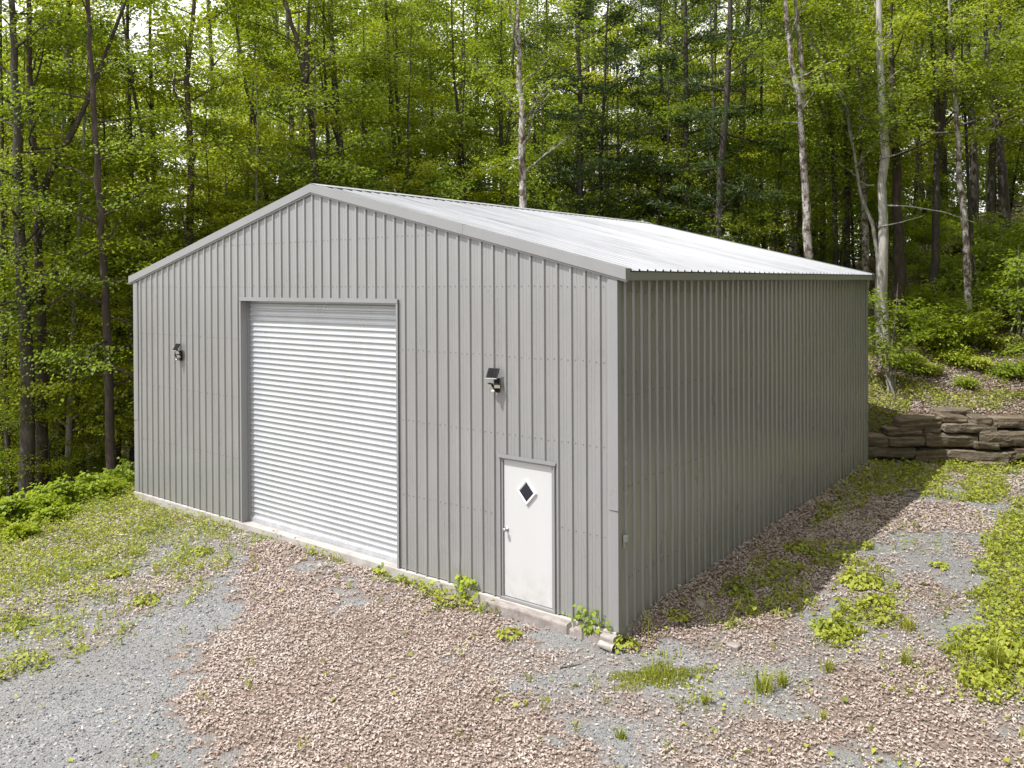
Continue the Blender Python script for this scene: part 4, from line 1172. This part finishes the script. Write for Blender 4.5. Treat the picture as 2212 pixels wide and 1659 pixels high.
for i, (px, py, s, lab) in enumerate(((20, 1140, 1.2, "bush at the left edge of the bank"), (75, 1125, 1.15, "lush bush in front of the thick dark maple"), (125, 1105, 1.25, "tall bush on the bank before the reddish trunks"),
        (165, 1092, 1.0, "bush with pale leaves in the middle of the bank"), (205, 1080, 1.05, "round bush left of the slim streaked maple"), (240, 1066, 1.0, "bush at the foot of the slim streaked maple"),
        (275, 1046, 1.1, "upright bush beside the left garage corner"), (55, 1165, .8, "smaller bush low on the open side of the bank"), (110, 1140, .75, "smaller bush before the middle of the bank"), (-40, 1165, 1.2, "bush cut off by the left edge"), (35, 1175, .7, "little bush lowest on the open bank"), (150, 1118, .8, "little bush in front of the pale leaved one"), (230, 1085, .8, "little bush on the bank near the left garage corner"), (260, 1062, .9, "leafy bush second from the left garage corner"), (95, 1122, 1.0, "leafy bush between the lush one and the tall one"))):
    p = at(px, py, -.25); put_bush("bush", lab, (p[0], p[1], float(ground_z(p[0], p[1]))), (bankA, bankB)[i % 2], BANK, s=s * .62)
# undergrowth inside the left wood
for i in range(14):
    px = random.uniform(-60, 285); D = random.uniform(23, 34); p = hill_at(px, D)
    put_bush("sapling", "shaded sapling under the trees behind the left bank", p, random.choice((sapA, sapC, sapB)), "shaded saplings in the left woods", "sapling", s=random.uniform(.9, 1.35))
for (px, D, s_) in ((2040, 30, .9), (2150, 29, 1.0), (2210, 30.5, 1.2), (2000, 32, 1.0), (2085, 32.5, 1.1), (2180, 33, 1.0), (2265, 29, 1.2), (2300, 32, 1.3), (1975, 28, .7), (2120, 27.8, .8), (2240, 26.5, .9)):
    put_bush("sapling", "sunlit leafy sapling in the thicket covering the right slope", hill_at(px, D), random.choice((sapA, sapB)), "sunlit thicket on the right slope", "sapling", s=s_)
for i in range(12):
    px = random.uniform(1890, 2400); D = random.uniform(34, 42); p = hill_at(px, D)
    put_bush("sapling", "shaded sapling farther up the right slope among the trunks", p, random.choice((sapA, sapC)), "shaded saplings up the right slope", "sapling", s=random.uniform(.8, 1.3))

# single weeds in the gravel
def weed(label, px, py, kind, s=1.0, name="weed", z=-.17):
    p = at(px, py, z); gz = float(ground_z(p[0], p[1])); st = rng
    if kind == 'grass':
        n = int(46 * s); a = rng.uniform(0, 6.28, n); lean = rng.uniform(.15, .9, n); h = rng.uniform(.10, .24, n) * s
        bx = rng.normal(0, .035 * s, n); by = rng.normal(0, .035 * s, n); w = .005
        V = np.empty((n, 5, 3)); d = np.stack([np.cos(a), np.sin(a), np.zeros(n)], 1); sd = np.stack([-np.sin(a), np.cos(a), np.zeros(n)], 1)
        b = np.stack([bx, by, np.full(n, -.01)], 1); upv = np.array([0, 0, 1.])
        V[:, 0] = b - sd * w; V[:, 1] = b + sd * w; md = b + upv * (h * .6)[:, None] + d * (h * lean * .35)[:, None]
        V[:, 2] = md + sd * w; V[:, 3] = md - sd * w; V[:, 4] = b + upv * (h * .9)[:, None] + d * (h * lean)[:, None]
        q = np.arange(n)[:, None] * 5; F = np.concatenate([q + [0, 1, 2], q + [0, 2, 3], q + [3, 2, 4]], 1).reshape(-1, 3)
        me = mesh_raw("grass_tuft", V.reshape(-1, 3), F, [M['grass']]); nm = "grass_tuft"; cat = "grass tuft"
    elif kind == 'stalk':
        mb = MB()
        for i in range(7):
            bx, by = rng.normal(0, .10 * s, 2); h = rng.uniform(.3, .6) * s; lx, ly = rng.normal(0, .07, 2)
            mb.tube([(bx, by, -.02), (bx + lx * .4, by + ly * .4, h * .55), (bx + lx, by + ly, h)], [.0045, .0035, .002], 4, 0, False)
            mb.tube([(bx + lx, by + ly, h), (bx + lx * 1.1, by + ly * 1.1, h + .07)], [.006, .002], 4, 0, False)
        me = mb.mesh("grass_stalks", M['grass']); nm = "grass_stalks"; cat = "grass tuft"
    elif kind == 'leafy':
        n = int(70 * s); a = rng.uniform(0, 6.28, n); hz = rng.random(n) ** .8 * .34 * s; r = (.05 + .13 * np.sin(np.clip(hz / (.34 * s), 0, 1) * 2.6)) * np.sqrt(rng.random(n)) * s
        C = np.stack([np.cos(a) * r * 1.7, np.sin(a) * r * .7, .03 + hz], 1)
        N_ = np.stack([np.cos(a) * .4 + rng.normal(0, .35, n), np.sin(a) * .4 - .35 + rng.normal(0, .3, n), np.ones(n)], 1)
        D_ = np.stack([np.cos(a), np.sin(a) - .3, -.2 * np.ones(n)], 1); L_ = rng.uniform(.05, .11, n)
        V, F = leaves(C, N_, D_, L_, L_ * .85)
        st_ = MB()
        for q in range(6): e = rng.integers(0, n); st_.tube([(C[e, 0] * .2, C[e, 1] * .2, -.02), tuple(C[e])], [.004, .002], 4, 0, False)
        nv = len(V); V = np.concatenate([V, np.array(st_.v)]); F = np.concatenate([F, np.array([[f[0], f[1], f[2]] for f in st_.f] + [[f[0], f[2], f[3]] for f in st_.f]) + nv])
        me = mesh_raw("weed", V, F, [M['bushleaf']]); nm = "broadleaf_weed"; cat = "weed"
    else:
        n = int(85 * s * s) + 12; r = np.sqrt(rng.random(n)) * .22 * s; a = rng.uniform(0, 6.28, n)
        C = np.stack([np.cos(a) * r, np.sin(a) * r, .03 + rng.random(n) * .13 * s * (1 - r / (.3 * s))], 1)
        N_ = np.stack([np.cos(a) * .5 + rng.normal(0, .3, n), np.sin(a) * .5 + rng.normal(0, .3, n), np.ones(n)], 1)
        D_ = np.stack([np.cos(a), np.sin(a), -.1 * np.ones(n)], 1); L_ = rng.uniform(.035, .095, n) * (.7 + .3 * s)
        V, F = leaves(C, N_, D_, L_, L_ * .85); me = mesh_raw("weed", V, F, [M['cover']]); nm = "broadleaf_weed"; cat = "weed"
    o = link(nm, me); o.location = (p[0], p[1], gz); tag(o, label, cat, "weeds growing in the gravel")
    return o
WEEDS = [
    ("clump of round leaved weeds against the wall left of the white door", 1010, 1298, 'leafy', .9), ("round leaved weed right beside the white door frame", 1232, 1352, 'leafy', .9),
    ("tall round leaved weed growing between the door and the corner", 1275, 1378, 'leafy', 1.1), ("leafy weed around the white drain pipe", 1345, 1398, 'leaf', 1.0),
    ("small weed in front of the door step", 1100, 1372, 'leaf', .8), ("grass tuft left of the door step", 1075, 1322, 'grass', 1.0),
    ("weed patch below the right end of the roll up door", 830, 1240, 'leaf', .9), ("bright weed at the foot of the roll up door's right jamb", 872, 1252, 'leaf', .7), ("upright weed at the middle of the roll up door sill", 700, 1188, 'grass', .9),
    ("grass tuft at the left jamb of the roll up door", 540, 1142, 'grass', 1.1), ("yellow weed in the left gravel", 255, 1245, 'leaf', .8), ("dark weed by the small leaf drift on the left gravel", 315, 1300, 'leaf', .9),
    ("weed patch right of the left leaf drift", 435, 1200, 'leaf', .9), ("lone weed at the lower left gravel edge", 42, 1345, 'leaf', .8),
    ("grass tuft in the gravel below the moss mound", 1525, 1512, 'grass', .75), ("large grass tuft in the gravel right of the moss mound", 1645, 1490, 'grass', 1.6), ("grass tuft between two big tufts near the bottom", 1690, 1480, 'grass', 1.0),
    ("lone grass tuft low in the leaf litter", 1340, 1585, 'grass', .7), ("grass tuft in the right litter", 1790, 1455, 'grass', .9), ("lone dark weed near the bottom right", 1780, 1545, 'grass', .6),
    ("tall dry grass stalks at the edge of the wall shadow", 1735, 1335, 'stalk', 1.0), ("dry grass stalks by the garage corner", 1395, 1392, 'stalk', .7), ("thin stalks in the shade of the right wall", 1545, 1352, 'stalk', .9),
    ("dark leafy weed in the shade near the front corner", 1460, 1352, 'leaf', .9), ("dark leafy weed in the middle of the wall shadow", 1590, 1290, 'leaf', 1.1), ("big leaved weed in shade by the far wall", 1725, 1200, 'leaf', 1.2),
    ("sunlit big leaved weed in the green patch", 1860, 1270, 'leaf', 1.5), ("sunlit weed at the front of the green patch", 1800, 1372, 'leaf', 1.4), ("sunlit weed on the right of the green patch", 1890, 1320, 'leaf', 1.2),
    ("large leaved weed at the right edge", 2175, 1420, 'leaf', 1.7), ("broad weed below the right edge grass", 2130, 1475, 'leaf', 1.2), ("tall grass tuft at the right edge", 2150, 1450, 'grass', 1.9),
    ("stalky grass at the right edge", 2195, 1340, 'stalk', 1.2), ("grass tuft in the pale litter on the right", 1955, 1445, 'grass', 1.0), ("grass tuft between gravel and green patch", 1960, 1370, 'grass', 1.2),
    ("little weed in the open gravel on the right", 2030, 1235, 'leaf', .7)]
for w in WEEDS: weed(*w)
# moss mound
mp = at(1420, 1458, -.17); n = 3000
a = rng.uniform(0, 6.28, n); r = np.sqrt(rng.random(n)); ux = RT[:2] / np.linalg.norm(RT[:2]); uy = FW[:2] / np.linalg.norm(FW[:2])
lx = np.cos(a) * r * .56; ly = np.sin(a) * r * .28 + lx * .22
jit = 1 + .25 * np.sin(a * 5 + 1) + .15 * np.sin(a * 11)
pts = np.outer(lx * jit, ux) + np.outer(ly * jit, uy)
x = mp[0] + pts[:, 0]; y = mp[1] + pts[:, 1]
hh = (.035 + .07 * (1 - r)) * rng.uniform(.5, 1.2, n); al = rng.uniform(0, 6.28, n); ln = rng.uniform(.1, .6, n) * hh
b = np.stack([pts[:, 0], pts[:, 1], ground_z(x, y) - ground_z(mp[0], mp[1])], 1); d = np.stack([np.cos(al), np.sin(al), np.zeros(n)], 1); sd = np.stack([-np.sin(al), np.cos(al), np.zeros(n)], 1) * .005
V = np.stack([b - sd, b + sd, b + d * ln[:, None] + np.stack([0 * hh, 0 * hh, hh], 1)], 1).reshape(-1, 3)
o = link("moss_mound", mesh_raw("moss_mound", V, np.arange(3 * n).reshape(-1, 3), [M['grass']])); o.location = (mp[0], mp[1], float(ground_z(mp[0], mp[1])))
tag(o, "bright green mossy grass mound in front of the garage corner", "moss")

# ------------------------------------------------------------------ boulders
def rock_mesh(name, w, d, h, seed, sq=.6):
    """a broken slab: convex hull of jittered points near a box, edges worn, faces roughened"""
    import bmesh
    rr = random.Random(int(seed * 1000) + 5); bm = bmesh.new(); pts = []
    for sx_ in (-1, 1):
        for sy_ in (-1, 1):
            for sz_ in (-1, 1):
                for q in range(2):
                    pts.append((sx_ * w / 2 * rr.uniform(.80, 1.0), sy_ * d / 2 * rr.uniform(.8, 1), sz_ * h / 2 * rr.uniform(.62, 1.0)))
    for q in range(10):
        pts.append((rr.uniform(-.42, .42) * w, rr.choice((-1, 1)) * d / 2 * rr.uniform(.85, 1.08), rr.uniform(-.42, .42) * h))
    for q in range(5):
        pts.append((rr.choice((-1, 1)) * w / 2 * rr.uniform(.92, 1.03), rr.uniform(-.3, .3) * d, rr.uniform(-.3, .3) * h))
    for q in range(6):
        pts.append((rr.uniform(-.4, .4) * w, rr.uniform(-.4, .4) * d, rr.choice((-1, 1)) * h / 2 * rr.uniform(.9, 1.06)))
    for p in pts: bm.verts.new(p)
    res = bmesh.ops.convex_hull(bm, input=bm.verts[:])
    junk = [g_ for g_ in res['geom_interior'] if isinstance(g_, bmesh.types.BMVert)]
    bmesh.ops.delete(bm, geom=junk, context='VERTS')
    bmesh.ops.dissolve_limit(bm, angle_limit=.12, verts=bm.verts[:], edges=bm.edges[:])
    bmesh.ops.bevel(bm, geom=bm.edges[:], offset=min(.028, h * .12), segments=2, affect='EDGES', profile=.6, clamp_overlap=True)
    bmesh.ops.triangulate(bm, faces=bm.faces[:])
    for it in range(4):
        lim = .09 if it < 3 else .06
        ed = [e for e in bm.edges if e.calc_length() > lim]
        if ed: bmesh.ops.subdivide_edges(bm, edges=ed, cuts=1); bmesh.ops.triangulate(bm, faces=[f for f in bm.faces if len(f.verts) > 3])
    bm.normal_update(); o = Vector((seed * 3.1, seed, 0))
    mv = []
    for v in bm.verts:
        q = v.co
        led = mnoise.noise(Vector((q.x * .9, seed, q.z * 24))) * .010
        mv.append(v.normal * (mnoise.noise(q * 5 + o) * .022 + mnoise.turbulence(q * 12 + o, 2, True) * .014 + led))
    for v, m_ in zip(bm.verts, mv): v.co += m_
    me = bpy.data.meshes.new(name); bm.to_mesh(me); bm.free()
    me.materials.append(M['rock']); return me
def crop2disp(X_, Y_): return ((2550 + X_ / 4.147) * .72, (1150 + Y_ / 4.147) * .72)
ROCKS = [((565, 400, 1080, 570), "rounded brown boulder at the upper left of the dry wall", 0), ((1095, 385, 1420, 485), "pale flat slab on top of the long pale boulder", .1), ((1075, 478, 1770, 606), "long pale boulder under the flat slab", 0),
    ((1050, 305, 1480, 388), "gray top slab lying back on the litter", .55), ((1495, 395, 1710, 500), "small brown block right of the pale slab", .1), ((1735, 405, 2200, 545), "long dark topped boulder at the upper right", 0),
    ((420, 535, 870, 645), "dark flat stone under the rounded boulder", .05), ((150, 620, 430, 765), "shadowed stone against the garage at middle height", .05), ((430, 640, 885, 768), "mossy stone left of the big middle boulder", 0),
    ((875, 596, 1570, 800), "big blocky boulder in the middle of the dry wall", -.05), ((1560, 555, 2210, 770), "big cracked boulder at the right of the dry wall", -.05), ((1500, 715, 1800, 808), "small wedge stone under the cracked boulder", -.05),
    ((150, 765, 770, 900), "low shadowed boulder beside the garage corner", 0), ((750, 785, 1190, 970), "sloping stone low in the wall behind the yellow weeds", 0), ((1150, 805, 1900, 968), "long grained boulder at the foot of the wall", -.1),
    ((1985, 785, 2230, 930), "rounded stone at the lower right of the dry wall", -.05), ((1885, 820, 1995, 955), "small upright pale stone between two lower boulders", -.05), ((1530, 955, 1910, 1075), "flat stone half buried before the wall", -.35),
    ((880, 545, 1065, 605), "thin slab wedged under the rounded boulder", .05)]
for i, ((x0, y0, x1, y1), lab, back) in enumerate(ROCKS):
    cxp, cyp = crop2disp((x0 + x1) / 2, (y0 + y1) / 2)
    d = ray(cxp, cyp); wn = np.array([WN[0], WN[1], 0])
    t = ((np.array([WA[0], WA[1], 0]) + wn * (.15 + back + rng.uniform(-.06, .1)) - CAM) @ wn) / (d @ wn); p = CAM + d * t
    D = (p - CAM) @ FW; k = .72 / 4.147 * D / FPX
    w = (x1 - x0) * k / .985; h = (y1 - y0) * k
    o = link("boulder", rock_mesh("boulder", w * .97, .6, h * .91, i * 3.7)); o.location = tuple(p); o.rotation_euler = (random.uniform(-.06, .06), random.uniform(-.05, .05), math.atan2(.532, .847) + random.uniform(-.06, .06))
    tag(o, lab, "boulder", "boulders of the dry stone wall")
# leaning stick
p0 = deep(*crop2disp(1775, 790), 21.6); p1 = deep(*crop2disp(1715, 595), 21.75)
sk = MB(); 
wall_d = lambda p: p
sk.tube([p0 - p0, (p1 - p0) * .5 + np.array([.01, 0, 0]), p1 - p0], [.03, .034, .02], 7)
o = sk.build("stick", M['bark_dead']); o.location = tuple(p0); tag(o, "short tan stick leaning on the cracked boulder", "stick")
p = at(1212, 1440, -.18); sk = MB(); sk.tube([(0, 0, .01), (.06, .1, .02), (.10, .26, .015)], [.008, .007, .004], 6)
o = sk.build("stick", M['bark_dark']); o.location = (p[0], p[1], float(ground_z(p[0], p[1]))); o.rotation_euler = (0, 0, -.2); tag(o, "dark twig lying on the gravel before the side door", "stick")
for (px, D, w, h, lab, dz) in ((2092, 33, .95, .42, "pale rock showing on the slope between two trunks", .25), (2168, 33.5, .75, .40, "brown rock on the slope under the leaning pine", .3), (2040, 33, .8, .3, "low mossy rock on the slope left of the pale one", .15)):
    q = hill_at(px, D); o = link("rock", rock_mesh("rock", w, .8, h, px)); o.location = (q[0], q[1], q[2] + dz); tag(o, lab, "rock", "rocks on the upper slope")
q = hill_at(2190, 31.5); lg = MB(); u_ = RT
lg.tube([u_ * -1.1 + np.array([0, 0, .12]), u_ * 0 + np.array([0, 0, .28]), u_ * 1.6 + np.array([0, 0, .5])], [.12, .17, .2], 9)
o = lg.build("fallen_log", M['bark_dark']); o.location = q; tag(o, "dark fallen log lying behind the foot of the leaning pine", "log")
# small stone on the gravel and pale chip by the wall
for (px, py, s, lab) in ((1513, 1313, .11, "flat pale pinkish stone in the shaded leaf litter"), (1585, 1400, .10, "white rounded stone at the front of the wall shadow")):
    p = at(px, py, -.12); o = link("stone", rock_mesh("stone", s * 1.5, s, s * .6, px)); o.location = (p[0], p[1], float(ground_z(p[0], p[1])) + .03); tag(o, lab, "stone")
    o.data.materials.clear(); o.data.materials.append(M['footing'])
p = at(1577, 1185, .0); st = MB(); st.box(-.012, -.012, -.1, .012, .012, .20, 0, .003); o = st.build("stake", M['pvc']); o.location = (.075, p[1], .0); o.rotation_euler = (0, .12, .2)
tag(o, "short white plastic stake against the shaded right wall", "stake")

# ------------------------------------------------------------------ light
SD = Vector((-.29, -.50, 1.0)).normalized()
sun = bpy.data.lights.new("sun", 'SUN'); sun.energy = 3.9; sun.angle = math.radians(.53); sun.color = (1.0, .99, .972)
so = bpy.data.objects.new("sun", sun); COL.objects.link(so); so.rotation_euler = (-SD).to_track_quat('-Z', 'Y').to_euler(); so.location = (-10, -20, 30)
w = bpy.data.worlds.new("World"); sc.world = w; w.use_nodes = True
nt = w.node_tree; nt.nodes.clear()
sky = nt.nodes.new('ShaderNodeTexSky'); sky.sky_type = 'NISHITA'; sky.sun_disc = False
sky.sun_elevation = math.asin(SD.z); sky.sun_rotation = math.atan2(SD.x, SD.y); sky.air_density = 1.0; sky.dust_density = 1.5; sky.ozone_density = 1.0
tc = nt.nodes.new('ShaderNodeTexCoord'); nz = nt.nodes.new('ShaderNodeTexNoise'); nz.inputs['Scale'].default_value = 3.2; nz.inputs['Detail'].default_value = 7; nz.inputs['Roughness'].default_value = .58
nt.links.new(tc.outputs['Generated'], nz.inputs['Vector'])
rp = nt.nodes.new('ShaderNodeValToRGB'); rp.color_ramp.elements[0].position = .32; rp.color_ramp.elements[1].position = .50
nt.links.new(nz.outputs['Fac'], rp.inputs['Fac'])
mxn = nt.nodes.new('ShaderNodeMix'); mxn.data_type = 'RGBA'; mxn.inputs[7].default_value = (7.0, 6.95, 6.95, 1)
nt.links.new(rp.outputs['Color'], mxn.inputs[0]); nt.links.new(sky.outputs[0], mxn.inputs[6])
bg = nt.nodes.new('ShaderNodeBackground'); bg.inputs['Strength'].default_value = .145
nt.links.new(mxn.outputs[2], bg.inputs['Color']); wo = nt.nodes.new('ShaderNodeOutputWorld'); nt.links.new(bg.outputs[0], wo.inputs['Surface'])

vs = sc.view_settings; vs.view_transform = 'Standard'; vs.look = 'None'; vs.gamma = 1.0; vs.exposure = 0.74; vs.use_curve_mapping = False
sc.cycles.max_bounces = 8; sc.cycles.diffuse_bounces = 5; sc.cycles.transmission_bounces = 4; sc.cycles.glossy_bounces = 3
